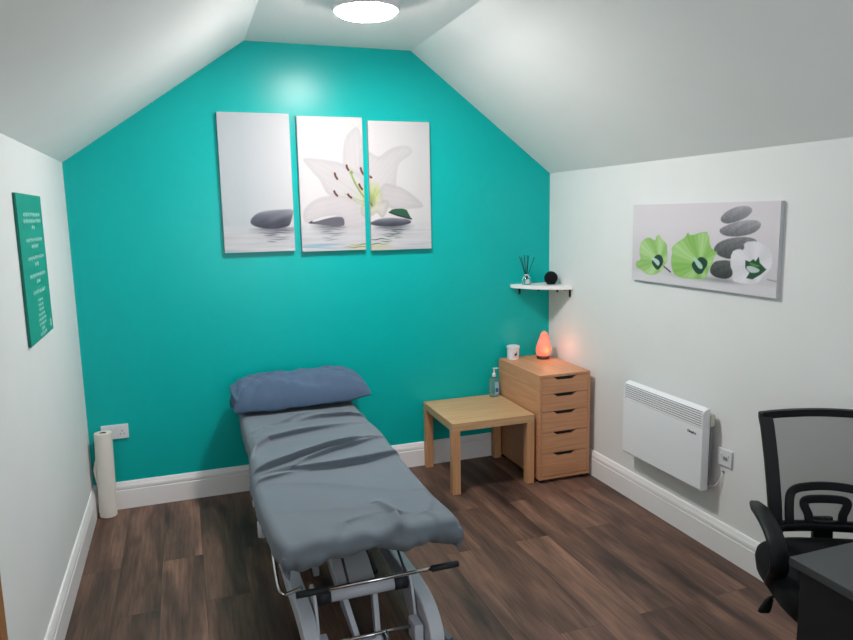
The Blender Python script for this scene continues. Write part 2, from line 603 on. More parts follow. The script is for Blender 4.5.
P_TOP = [(1.659, 2.242), (1.623, 2.223), (1.582, 2.181), (1.564, 2.129), (1.553, 2.024), (1.565, 1.949), (1.691, 1.918), (1.70, 2.115), (1.682, 2.175)]
P_LEFT = [(1.304, 2.037), (1.331, 2.049), (1.46, 2.035), (1.576, 2.013), (1.70, 1.918), (1.70, 1.734), (1.544, 1.797), (1.451, 1.821), (1.409, 1.919), (1.379, 1.949)]
P_BL = [(1.293, 1.717), (1.317, 1.755), (1.373, 1.799), (1.451, 1.821), (1.545, 1.816), (1.70, 1.79), (1.73, 1.694), (1.69, 1.62), (1.553, 1.61), (1.552, 1.694), (1.446, 1.699), (1.352, 1.667), (1.305, 1.649)]
STONE2 = [(1.321, 1.658), (1.359, 1.665), (1.446, 1.688), (1.508, 1.694), (1.548, 1.694), (1.554, 1.651), (1.546, 1.64), (1.483, 1.636), (1.405, 1.651)]
P_TOP2 = [(1.66, 2.12), (1.725, 2.089), (1.776, 2.056), (1.801, 2.06), (1.859, 2.11), (1.975, 2.134), (2.016, 2.096), (1.99, 2.065), (1.931, 2.034), (1.905, 1.995), (1.894, 1.879), (1.884, 1.824), (1.815, 1.731), (1.66, 1.70), (1.66, 1.933)]
P_RIGHT = [(1.804, 1.902), (1.886, 1.879), (1.935, 1.867), (2.026, 1.807), (2.084, 1.747), (2.05, 1.735), (1.965, 1.733), (1.848, 1.731), (1.776, 1.794)]
P_FRONT = [(1.66, 1.772), (1.768, 1.775), (1.834, 1.794), (1.845, 1.754), (1.827, 1.716), (1.806, 1.677), (1.785, 1.685), (1.766, 1.717), (1.724, 1.686), (1.66, 1.687)]
LEAF = [(1.844, 1.715), (1.869, 1.734), (1.957, 1.735), (1.977, 1.697), (1.993, 1.669), (1.897, 1.695)]
STONE3 = [(1.674, 1.652), (1.723, 1.651), (1.764, 1.67), (1.83, 1.68), (1.897, 1.675), (1.964, 1.669), (1.993, 1.653), (1.984, 1.637), (1.895, 1.623), (1.796, 1.624), (1.731, 1.635)]
STONE1 = [(0.98, 1.669), (0.989, 1.693), (1.024, 1.723), (1.072, 1.735), (1.121, 1.739), (1.17, 1.741), (1.245, 1.743), (1.234, 1.706), (1.219, 1.657), (1.202, 1.636), (1.115, 1.626), (1.031, 1.634), (0.99, 1.653)]


def lily_water(a):
    """the one picture that runs over three canvases"""
    cool, warm = (208, 218, 224), (242, 240, 242)
    a.C[:] = a.grad(cool, warm, (a.U - 0.95) / 0.4)
    mid = a.grad(warm, (226, 228, 230), (a.U - 1.72) / 0.42)
    a.C = np.where((a.U > 1.5)[..., None], mid, a.C)
    # water
    wt = np.clip((1.66 - a.V) / 0.05, 0, 1)
    rp = a.noise(9, 150, 3) + 0.5 * a.noise(25, 260, 4)
    wcol = np.clip(0.5 + 0.5 * rp, 0, 1)
    water = a.grad((206, 210, 216), (236, 236, 240), wcol)
    a.put(wt, water, 0.85)
    # bluish glints low down
    gl = np.clip(a.noise(7, 110, 8) * 1.6 - 0.35, 0, 1) * np.clip((1.57 - a.V) / 0.05, 0, 1)
    a.put(gl, (130, 190, 222), 0.85)
    # dark ripples under the stones
    for cx, wd, dark in ((1.13, 0.15, (96, 100, 112)), (1.47, 0.12, (140, 142, 152)), (1.87, 0.14, (108, 116, 122))):
        for k in range(7):
            z = 1.628 - k * 0.013
            w_ = wd * (1 - 0.09 * k) * (0.75 + 0.25 * math.sin(k * 2.3 + cx * 9))
            sx = cx + 0.03 * math.sin(k * 1.9 + cx * 5)
            m = np.exp(-((a.V - z - 0.002 * np.sin(a.U * 60 + k)) / 0.0038) ** 2) * np.clip(1.25 - np.abs(a.U - sx) / w_ * 1.25, 0, 1)
            a.put(m, dark, 0.95 if k < 4 else 0.6)
    # green reflections under the flower
    for k, (z, x0, x1) in enumerate([(1.575, 1.83, 1.93), (1.562, 1.80, 1.87), (1.545, 1.70, 1.85), (1.53, 1.78, 1.86), (1.515, 1.6, 1.84), (1.50, 1.55, 1.72), (1.60, 1.86, 1.94)]):
        m = np.exp(-((a.V - z - 0.003 * np.sin(a.U * 70 + k)) / 0.003) ** 2) * np.clip(1.2 - np.abs(a.U - (x0 + x1) / 2) / ((x1 - x0) / 2), 0, 1)
        a.put(m, (84, 120, 96) if k % 2 else (40, 80, 66), 1.0)
    m = a.mask([(1.6, 1.52), (1.86, 1.51), (1.84, 1.48), (1.56, 1.485)], 0.03)
    a.put(m, (214, 214, 140), 0.5)
    # stones
    for S, cx, wd in ((STONE1, 1.13, .17), (STONE2, 1.46, .13), (STONE3, 1.87, .15)):
        zb_ = min(p[1] for p in S)
        m = np.exp(-np.abs(a.V - (zb_ - .002)) / 0.022) * (a.V < zb_ + .01) * np.clip(1.5 - np.abs(a.U - cx) / wd * 1.5, 0, 1)
        a.put(m, (104, 108, 120), 0.7)
    for S in (STONE1, STONE2, STONE3):
        m = a.mask(S, 0.007)
        zt = max(p[1] for p in S); zb = min(p[1] for p in S)
        c = a.grad((66, 70, 84), (172, 176, 188), np.clip((a.V - zb) / (zt - zb), 0, 1) ** 1.7 + 0.14 * a.noise(40, 60, 5))
        a.put(m, c)
    # petals, edges drawn slightly darker than their middles
    def petal(pts, base, edge, vein=None):
        m = a.mask(pts, 0.011)
        t = np.clip(a.sd / 0.035, 0, 1)
        c = a.grad(edge, base, t ** 0.7)
        if vein is not None:
            (x0, y0), (x1, y1) = vein
            dx, dy = x1 - x0, y1 - y0
            L = math.hypot(dx, dy)
            d = ((a.U - x0) * dy - (a.V - y0) * dx) / L
            c = c - (3.0 * np.cos(d * 200 + 2 * a.noise(9, 9, 2)) + 3)[..., None] * 0.45 - (2.5 * a.noise(22, 18, 6))[..., None]
        a.put(m, c, 0.93)
    petal(P_TOP, (228, 226, 228), (220, 218, 222), ((1.65, 2.24), (1.68, 1.9)))
    petal(P_TOP2, (226, 224, 227), (214, 213, 218), ((2.0, 2.1), (1.75, 1.8)))
    petal(P_LEFT, (226, 223, 226), (214, 212, 216), ((1.31, 2.04), (1.69, 1.8)))
    petal(P_RIGHT, (220, 216, 219), (206, 203, 208), ((2.08, 1.74), (1.75, 1.8)))
    petal(P_BL, (226, 221, 225), (216, 212, 216), ((1.3, 1.7), (1.7, 1.78)))
    petal(P_FRONT, (226, 222, 218), (196, 194, 190), ((1.8, 1.68), (1.72, 1.78)))
    # white light below the left front petal
    a.poly([(1.345, 1.667), (1.40, 1.69), (1.47, 1.70), (1.52, 1.698), (1.44, 1.682), (1.37, 1.662)], (240, 240, 242), 0.9)
    a.poly([(p[0], p[1] - 0.006) for p in STONE2], (112, 112, 124), 1.0)
    a.poly([(1.321, 1.654), (1.345, 1.668), (1.353, 1.672), (1.35, 1.655)], (70, 72, 84), 1.0)
    # throat
    for (x, z, r_, c, al) in ((1.72, 1.80, 0.085, (222, 228, 176), 0.9), (1.75, 1.84, 0.06, (196, 212, 130), 0.75), (1.72, 1.785, 0.045, (128, 150, 74), 0.8)):
        d = np.hypot(a.U - x, (a.V - z) * 0.8)
        a.put(np.clip(1 - d / r_, 0, 1) ** 0.8, c, al)
    for q in (((1.72, 1.76), (1.76, 1.86)), ((1.72, 1.77), (1.785, 1.85)), ((1.715, 1.78), (1.69, 1.85)), ((1.715, 1.77), (1.65, 1.79)), ((1.70, 1.75), (1.60, 1.80)), ((1.70, 1.77), (1.56, 1.83))):
        a.line(list(q), 0.0025, (176, 196, 110), 0.7)
    a.line([(1.605, 1.955), (1.626, 1.90), (1.664, 1.835), (1.72, 1.765)], 0.0055, (150, 184, 86))
    a.poly([(1.592, 1.958), (1.60, 1.972), (1.615, 1.97), (1.62, 1.955), (1.606, 1.945)], (150, 178, 84))
    for (x0, y0, x1, y1) in ((1.579, 2.003, 1.59, 1.975), (1.503, 1.955, 1.517, 1.922), (1.668, 1.987, 1.684, 1.949), (1.655, 1.888, 1.673, 1.858), (1.495, 1.847, 1.513, 1.82), (1.581, 1.827, 1.601, 1.807), (1.725, 1.937, 1.735, 1.93)):
        a.line([(x1, y1), (1.715, 1.775)], 0.0016, (206, 210, 178), 0.7)
        a.line([(x0, y0), (x0 * .45 + x1 * .55 - 0.004, y0 * .5 + y1 * .5), (x1, y1)], 0.0065, (112, 62, 50))
    a.line([(1.735, 1.755), (1.71, 1.80), (1.70, 1.83)], 0.004, (96, 70, 46), 0.7)
    # leaf
    a.poly(LEAF, (46, 102, 74), 1.0, smooth=1)
    a.line([(1.846, 1.713), (1.90, 1.692), (1.992, 1.668)], 0.005, (58, 50, 62))


def wallb(u, v, d):
    return (u, -d, v)


g3 = 'triptych canvases on the teal wall'
for (x0, x1, z0, z1, lab) in ((0.825, 1.239, 1.492, 2.303, 'left canvas of the three on the teal wall, one grey stone on pale water'),
                              (1.283, 1.685, 1.483, 2.292, 'middle canvas of the three on the teal wall, lily stamens and left petals'),
                              (1.722, 2.126, 1.475, 2.275, 'right canvas of the three on the teal wall, lily petals and green leaf')):
    a = Art(x0, x1, z0, z1)
    lily_water(a)
    a.C = np.clip(a.C, 0, 255) ** 1.0 * 0.85
    a.us += 0.001; a.vs += 0.004
    canvas('canvas_print', a, 0.03, wallb, lab, 'wall art', edge=(190, 190, 192), group=g3)

# orchid and pebble canvas on the right wall (u = -y)
S1 = [(1.679, 1.651), (1.714, 1.685), (1.783, 1.71), (1.86, 1.712), (1.885, 1.69), (1.854, 1.662), (1.788, 1.64), (1.717, 1.628)]
S2 = [(1.677, 1.601), (1.718, 1.621), (1.797, 1.643), (1.893, 1.651), (1.938, 1.637), (1.924, 1.605), (1.869, 1.582), (1.772, 1.57), (1.7, 1.578)]
S3 = [(1.65, 1.515), (1.681, 1.544), (1.752, 1.565), (1.851, 1.575), (1.917, 1.562), (1.909, 1.544), (1.807, 1.496), (1.769, 1.465), (1.695, 1.475), (1.657, 1.496)]
S4 = [(1.624, 1.4), (1.649, 1.445), (1.686, 1.457), (1.759, 1.463), (1.79, 1.442), (1.775, 1.373), (1.67, 1.372)]
FL1 = [(1.076, 1.497), (1.098, 1.534), (1.159, 1.556), (1.211, 1.532), (1.219, 1.561), (1.241, 1.57), (1.265, 1.545), (1.306, 1.523), (1.311, 1.495), (1.319, 1.433), (1.289, 1.408), (1.282, 1.384), (1.211, 1.35), (1.145, 1.348), (1.096, 1.374), (1.051, 1.38), (1.045, 1.414), (1.094, 1.426), (1.078, 1.455)]
FL2 = [(1.341, 1.502), (1.394, 1.537), (1.45, 1.561), (1.465, 1.589), (1.482, 1.567), (1.581, 1.593), (1.611, 1.586), (1.626, 1.519), (1.66, 1.499), (1.681, 1.495), (1.654, 1.473), (1.649, 1.442), (1.628, 1.419), (1.615, 1.387), (1.602, 1.362), (1.494, 1.353), (1.387, 1.358), (1.351, 1.395), (1.344, 1.451), (1.355, 1.48)]
FW = [(1.76, 1.44), (1.766, 1.501), (1.805, 1.518), (1.845, 1.512), (1.838, 1.549), (1.918, 1.558), (1.965, 1.539), (2.002, 1.519), (2.011, 1.449), (1.974, 1.411), (1.922, 1.36), (1.836, 1.36), (1.775, 1.366), (1.783, 1.404)]
a = Art(1.012, 2.037, 1.312, 1.73)
a.C[:] = a.grad((222, 216, 222), (204, 200, 206), (1.62 - a.V) / 0.3)
a.put(np.clip((1.372 - a.V) / 0.02, 0, 1), (216, 214, 220))
sh = np.exp(-((a.V - 1.362) / 0.012) ** 2)
a.put(sh * np.clip(1.3 - np.abs(a.U - 1.70) / 0.14, 0, 1), (120, 120, 126), 0.6)
a.put(sh * np.clip(1.3 - np.abs(a.U - 1.49) / 0.16, 0, 1), (150, 168, 140), 0.45)
for S, hi, lo in ((S4, (100, 104, 102), (50, 54, 54)), (S3, (136, 136, 140), (64, 66, 70)), (S2, (176, 174, 182), (96, 96, 102)), (S1, (172, 170, 178), (100, 100, 106))):
    m = a.mask(S, 0.004)
    zt = max(p[1] for p in S); zb = min(p[1] for p in S)
    c = a.grad(lo, hi, (a.V - zb) / (zt - zb) * 0.9 + 0.18 * a.noise(150, 150, 9) + 0.1)
    a.put(m, c)
a.line([(1.29, 1.402), (1.343, 1.377)], 0.004, (66, 58, 66))


def flower(pts, cx, cz, hi, lo, ed):
    m = a.mask(pts, 0.004, 1)
    th = np.arctan2(a.V - cz, a.U - cx)
    rr = np.hypot(a.U - cx, a.V - cz)
    t = 0.62 + 0.30 * np.sin(th * 5 + 0.6) + 0.10 * np.sin(th * 31) - 0.25 * (rr < 0.03)
    c = a.grad(lo, hi, t)
    c = c * (1 - 0.25 * np.clip(1 - a.sd / 0.008, 0, 1))[..., None] + np.asarray(ed, float) * (0.25 * np.clip(1 - a.sd / 0.008, 0, 1))[..., None]
    a.put(m, c)


flower(FL1, 1.245, 1.43, (184, 216, 156), (130, 180, 88), (104, 160, 60))
a.poly([(1.215, 1.456), (1.251, 1.466), (1.279, 1.448), (1.284, 1.419), (1.246, 1.379), (1.218, 1.386), (1.185, 1.416), (1.193, 1.431)], (36, 66, 58), 1, smooth=1)
a.poly([(1.174, 1.445), (1.216, 1.444), (1.257, 1.426), (1.245, 1.399), (1.217, 1.415)], (192, 216, 204), 1, smooth=1)
flower(FL2, 1.56, 1.43, (178, 214, 146), (118, 178, 72), (92, 150, 50))
a.poly([(1.535, 1.451), (1.565, 1.471), (1.611, 1.455), (1.613, 1.429), (1.592, 1.406), (1.578, 1.384), (1.539, 1.381), (1.502, 1.416), (1.505, 1.438)], (34, 70, 58), 1, smooth=1)
a.poly([(1.504, 1.463), (1.527, 1.464), (1.583, 1.427), (1.576, 1.405), (1.545, 1.414)], (176, 208, 190), 1, smooth=1)
flower(FW, 1.91, 1.44, (232, 230, 236), (214, 212, 220), (200, 198, 206))
a.poly([(1.853, 1.468), (1.88, 1.462), (1.90, 1.475), (1.914, 1.466), (1.93, 1.488), (1.938, 1.46), (1.977, 1.433), (1.946, 1.409), (1.901, 1.384), (1.863, 1.386), (1.881, 1.412), (1.855, 1.432)], (40, 84, 58), 1, smooth=0)
a.poly([(1.87, 1.46), (1.91, 1.455), (1.95, 1.445), (1.90, 1.44)], (90, 160, 70), 0.8)
a.poly([(1.855, 1.439), (1.888, 1.445), (1.945, 1.431), (1.928, 1.415), (1.881, 1.412)], (196, 208, 208), 1)
a.line([(1.985, 1.39), (2.035, 1.385)], 0.003, (150, 144, 176), 0.8)
canvas('canvas_print', a, 0.022, lambda u, v, d: (W - d, -u + .028, v), 'wide canvas print of green orchids and stacked pebbles on the white right wall', 'wall art', edge=(186, 188, 194))

# green sign with small white writing on the left wall (u = -y)
a = Art(0.896, 1.423, 1.225, 1.812, 0.0025)
a.fill((28, 158, 138))
rr = np.random.RandomState(5)


def textline(cu, v, half, h=0.009):
    """one centred line of small lettering: words of strokes. u grows toward the room, so text reads from high u to low u"""
    x = cu - half
    while x < cu + half:
        wl = rr.randint(3, 8)
        for _ in range(wl):
            if x > cu + half:
                break
            w_ = 0.0045
            a.line([(x, v - h * rr.uniform(.6, 1)), (x + w_ * rr.uniform(0, .6), v + h * rr.uniform(.5, 1))], 0.0011, (226, 240, 236), 0.95, 0.002)
            a.line([(x, v + h * rr.uniform(-.7, .7)), (x + w_, v + h * rr.uniform(-.7, .7))], 0.0011, (226, 240, 236), 0.95, 0.002)
            x += 0.0075
        x += 0.008


cu = 1.135
for v, hw in ((1.742, .175), (1.716, .185), (1.690, .035), (1.640, .17), (1.614, .075), (1.567, .175), (1.541, .04), (1.496, .17), (1.470, .04), (1.428, .13),
              (1.392, .05), (1.372, .055), (1.352, .055), (1.332, .07), (1.312, .09), (1.292, .08)):
    textline(cu, v - 0.01, hw, .009 if v > 1.4 else .0062)
textline(cu, 1.262, .04); textline(cu, 1.242, .075); textline(1.16, 1.236 + .01, .0, .001)
a.poly([(0.925, 1.278), (0.965, 1.278), (0.965, 1.243), (0.925, 1.243)], (200, 226, 218), 0.8, smooth=1)
a.poly([(0.937, 1.268), (0.953, 1.268), (0.953, 1.253), (0.937, 1.253)], (90, 170, 150), 0.8, smooth=1)
canvas('wall_sign', a, 0.012, lambda u, v, d: (d, -(.838 + (u - .896) * .951), v), 'teal green sign with small centred white writing on the left wall', 'sign', edge=(20, 112, 98))


# ------------------------------------------------------------------ treatment couch
couch = thing('treatment_couch', 'white-framed adjustable treatment couch on castors below the teal wall', 'treatment couch', (1.17, -1.1, 0))


def L(x, y, z):                       # world -> couch
    return (x - 1.17, y + 1.1, z)


def Lb(x0, x1, y0, y1, z0, z1):
    return bx(x0 - 1.17, x1 - 1.17, y0 + 1.1, y1 + 1.1, z0, z1)


obj('mattress', Lb(0.86, 1.46, -1.98, -1.06, 0.49, 0.553), MT['vinyl'], couch, bevel=0.02, seg=3)
bm = bmesh.new()
prism(bm, [(-1.05, 0.49), (-0.14, 0.50), (-0.14, 0.563), (-1.05, 0.553)], lambda p, q: L(0.86, p, q), lambda p, q: L(1.46, p, q))
obj('head_section', bm, MT['vinyl'], couch, bevel=0.02, seg=3)
# top frame under the cushions
bm = bmesh.new()
for x in (0.93, 1.36):
    box(bm, x - 1.17, x + .04 - 1.17, -1.9 + 1.1, -0.2 + 1.1, 0.445, 0.49)
for y in (-1.85, -1.1, -0.3):
    box(bm, .93 - 1.17, 1.40 - 1.17, y + 1.1, y + 1.14, 0.45, 0.485)
obj('top_frame', bm, MT['metalg'], couch, bevel=0.004)
# base beams, the foot end turned down in a round shoulder
for s in (-1, 1):
    xo = 1.17 + s * 0.235
    bm = bmesh.new()
    pts = smooth_path([(xo, -0.35, 0.15), (xo, -0.9, 0.15), (xo, -1.5, 0.155), (xo, -1.75, 0.165), (xo, -1.90, 0.15), (xo, -1.975, 0.10), (xo, -1.985, 0.035)], 6)
    sweep(bm, [L(*p) for p in pts], rectp(0.029, 0.044, 0.16), side=(1, 0, 0))
    beam = obj('side_beam', bm, MT['metalw'], couch, smooth=False, bevel=0.003)
    bm = bmesh.new(); box(bm, xo - s * 0 - .0275 - 1.17, xo + .0275 - 1.17, -1.62 + 1.1, -1.2 + 1.1, 0.146, 0.158)
    obj('slot', bm, MT['dark'], beam)
    # bracket plate carrying the cross tube
    bm = bmesh.new()
    xi = 1.17 + s * 0.195
    prism(bm, [(-1.70, .17), (-1.72, .245), (-1.76, .27), (-1.80, .265), (-1.83, .24), (-1.86, .17), (-1.89, .07), (-1.84, .05)], lambda p, q: L(xi - .006, p, q), lambda p, q: L(xi + .006, p, q))
    obj('bracket', bm, MT['metalw'], couch, bevel=0.003)
obj('cross_tube', tube([L(1.01, -1.79, .225), L(1.33, -1.79, .225)], 0.028, 20), MT['metalw'], couch, smooth=True)
for x in (0.985, 1.30):
    obj('collar', tube([L(x, -1.79, .225), L(x + .055, -1.79, .225)], 0.031, 20), MT['rubber'], couch, smooth=True)
# foot bar with black grips
bar = obj('foot_bar', tube([L(.90, -1.965, .352), L(1.505, -1.965, .352)], 0.0075, 12), MT['chrome'], couch, smooth=True)
for x0, x1 in ((0.885, 1.00), (1.405, 1.515)):
    obj('grip', tube([L(x0, -1.965, .352), L(x1, -1.965, .352)], 0.0125, 14), MT['rubber'], bar, smooth=True)
for x in (1.08, 1.30):
    obj('bar_arm', tube([L(x, -1.965, .352), L(x, -1.80, .44), L(x, -1.6, .46)], 0.005, 10), MT['rubber'], couch, smooth=True)
# low pedal bar near the floor
pb = obj('pedal_bar', tube([L(1.0, -1.90, .09), L(1.36, -1.90, .09)], 0.0075, 12), MT['chrome'], couch, smooth=True)
obj('pedal_link', tube([L(1.235, -1.90, .09), L(1.235, -1.98, .05), L(1.215, -2.01, .03)], 0.008, 10), MT['chrome'], pb, smooth=True)
obj('pedal_block', Lb(1.335, 1.372, -1.955, -1.87, .035, .12), MT['metalw'], couch, bevel=0.005)
obj('pedal_block', Lb(0.968, 1.005, -1.955, -1.87, .035, .12), MT['metalw'], couch, bevel=0.005)
# sloping lift arm: a wide case that ends in a tapering fork
bm = bmesh.new()
prism(bm, [(-0.55, .40), (-1.60, .265), (-1.72, .215), (-1.70, .17), (-0.55, .32)], lambda p, q: L(1.085, p, q), lambda p, q: L(1.245, p, q))
arm = obj('lift_arm', bm, mat('pale_grey_coat', (178, 181, 188), 0.4), couch, bevel=0.006)
bm = bmesh.new()
s_ = (0.40 - .265) / 1.05
prism(bm, [(1.145, -1.50), (1.20, -1.50), (1.20, -1.46), (1.145, -1.46)], lambda p, q: L(p, q, .40 - (-.55 - q) * s_ + .001), lambda p, q: L(p, q, .40 - (-.55 - q) * s_ + .004))
badge = obj('badge', bm, MT['label'], arm)
bm = bmesh.new()
prism(bm, [(1.152, -1.487), (1.193, -1.487), (1.193, -1.475), (1.152, -1.475)], lambda p, q: L(p, q, .40 - (-.55 - q) * s_ + .0035), lambda p, q: L(p, q, .40 - (-.55 - q) * s_ + .0052))
obj('badge_print', bm, MT['dark'], badge)
for sx, xa, xb in ((-1, 1.10, 1.13), (1, 1.23, 1.205)):
    bm = bmesh.new()
    prof = [(-1.715, .215), (-1.76, .205), (-1.90, .055), (-1.875, .035), (-1.73, .14)]
    prism(bm, prof, lambda p, q: L((xa if p > -1.8 else xb) - .011 * sx, p, q), lambda p, q: L((xa if p > -1.8 else xb) + .011 * sx, p, q))
    obj('fork_leg', bm, MT['metalw'], couch, bevel=0.003)
obj('fork_foot', Lb(1.115, 1.225, -1.895, -1.86, .03, .065), MT['metalw'], couch, bevel=0.005)
obj('actuator', tube([L(1.285, -0.7, .30), L(1.285, -1.55, .15)], 0.016, 14), MT['rubber'], couch, smooth=True)
bm = bmesh.new(); sweep(bm, [L(1.03, -1.55, .20), L(1.03, -0.7, .42)], rectp(.012, .02)); obj('lift_strut', bm, MT['metalg'], couch)
bm = bmesh.new(); sweep(bm, [L(1.31, -1.6, .42), L(1.31, -0.6, .19)], rectp(.015, .03)); obj('lift_strut', bm, MT['metalg'], couch)
bm = bmesh.new(); sweep(bm, [L(1.03, -1.6, .42), L(1.03, -0.6, .19)], rectp(.015, .03)); obj('lift_strut', bm, MT['metalg'], couch)
obj('base_crossbar', Lb(.94, 1.40, -.62, -.56, .12, .18), MT['metalw'], couch, bevel=0.004)
# side hook lever in chrome, left
obj('side_handle', tube([L(*p) for p in smooth_path([(.845, -1.58, .46), (.842, -1.68, .385), (.842, -1.79, .318), (.85, -1.825, .295), (.87, -1.82, .282), (.935, -1.74, .25)], 5)], 0.0085, 12), MT['chrome'], couch, smooth=True)
# white lever on the left side further up
bm = bmesh.new(); lathe(bm, [(0.010, 0), (0.021, 0.004), (0.022, 0.075), (0.013, 0.082), (0.011, 0.13), (0.010, 0.135)], 18, L(.846, -1.20, .235))
obj('lever_handle', bm, MT['metalw'], couch, smooth=True)
obj('latch', Lb(.828, .88, -.99, -.95, .295, .32), MT['metalw'], couch, bevel=0.003)
# castors
for x, y in ((.895, -2.03), (1.452, -2.03), (.895, -.38), (1.452, -.38)):
    c = obj('castor', lt([(0.004, -.012), (.036, -.012), (.04, -.006), (.04, .006), (.036, .012), (.004, .012)], 24, L(x, y, .04), 'x'), MT['rubber'], couch, smooth=True)
    xi = .93 if x < 1.17 else 1.41
    bm = bmesh.new(); sweep(bm, [L(x, y + .0, .082), L(x * .4 + xi * .6, y + .04 if y > -1 else y + .05, .11), L(xi, y + (.08 if y < -1 else .0), .14)], rectp(.014, .008)); obj('castor_fork', bm, MT['steel'], c)
    bm = bmesh.new(); sweep(bm, [L(x - .017, y, .04), L(x - .017, y, .085), L(x + .017, y, .085), L(x + .017, y, .04)], rectp(.008, .003)); obj('castor_fork', bm, MT['steel'], c)

# ------------------------------------------------------------------ fitted sheet
LX = [(-0.10, .843), (-.60, .83), (-.95, .83), (-1.10, .815), (-1.3, .80), (-1.6, .80), (-1.9, .815), (-2.04, .838)]
RX = [(-0.10, 1.52), (-.40, 1.505), (-.62, 1.495), (-.85, 1.518), (-1.2, 1.50), (-1.75, 1.492), (-1.95, 1.505), (-2.04, 1.505)]


def interp(tab, y):
    if y >= tab[0][0]: return tab[0][1]
    for (a0, b0), (a1, b1) in zip(tab, tab[1:]):
        if y >= a1:
            t = (a0 - y) / (a0 - a1)
            t = t * t * (3 - 2 * t)
            return b0 + (b1 - b0) * t
    return tab[-1][1]


def ridge(x, y, pts, w, h, asym=0.5):
    """a fold along a polyline: steep on the foot side, soft behind"""
    best, sgn, tt = 9, 1, 0
    n = len(pts) - 1
    for i in range(n):
        (x0, y0), (x1, y1) = pts[i], pts[i + 1]
        dx, dy = x1 - x0, y1 - y0
        t = max(0, min(1, ((x - x0) * dx + (y - y0) * dy) / (dx * dx + dy * dy)))
        d = math.hypot(x - x0 - t * dx, y - y0 - t * dy)
        if d < best:
            best = d; sgn = 1 if y > y0 + t * dy else -1; tt = (i + t) / n
    ww = w if sgn > 0 else w * asym
    return h * math.exp(-(best / ww) ** 1.45) * (math.sin(math.pi * min(1, max(0, tt * .9 + .05))) ** 0.5)


FOLDS = [
    ([(0.80, -1.30), (0.88, -1.25), (1.02, -1.19), (1.21, -1.115), (1.30, -1.09), (1.38, -1.04)], 0.07, 0.040, .22),
    ([(0.99, -1.31), (1.06, -1.24), (1.18, -1.16), (1.34, -1.09), (1.45, -1.04)], 0.05, 0.026, .25),
    ([(0.99, -1.31), (1.15, -1.325), (1.32, -1.315), (1.53, -1.26)], 0.11, 0.036, .16),
    ([(0.79, -1.42), (0.86, -1.38), (0.99, -1.34)], 0.05, 0.020, .3),
    ([(0.80, -1.14), (0.86, -0.95), (0.93, -.85), (1.08, -.80), (1.22, -.775), (1.36, -.75)], 0.08, 0.032, .22),
    ([(1.00, -.61), (1.07, -.59), (1.12, -.53), (1.20, -.46)], 0.045, 0.022, .25),
    ([(1.14, -.60), (1.25, -.575), (1.41, -.60), (1.53, -.70)], 0.055, 0.028, .18),
    ([(0.84, -1.42), (1.05, -1.50), (1.20, -1.60), (1.38, -1.72)], 0.08, 0.010, .5),
    ([(0.95, -1.75), (1.15, -1.82), (1.3, -1.80)], 0.07, 0.008, .6),
    ([(0.82, -.78), (0.88, -.72), (0.92, -.64)], 0.035, 0.018, .4),
    ([(1.27, -2.03), (1.28, -1.92), (1.25, -1.80)], 0.03, 0.026, .7),
    ([(1.02, -2.03), (1.08, -1.93), (1.20, -1.88)], 0.04, 0.014, .5),
    ([(1.42, -2.03), (1.40, -1.95), (1.46, -1.84)], 0.03, 0.010, .5),
]


def topz(y):
    z = 0.573
    if y > -1.0:
        z += 0.012 * min(1, (y + 1.0) / 0.4)
    if -1.35 < y < -0.85:
        z += 0.008 * math.sin((y + 1.35) / 0.5 * math.pi)
    return z


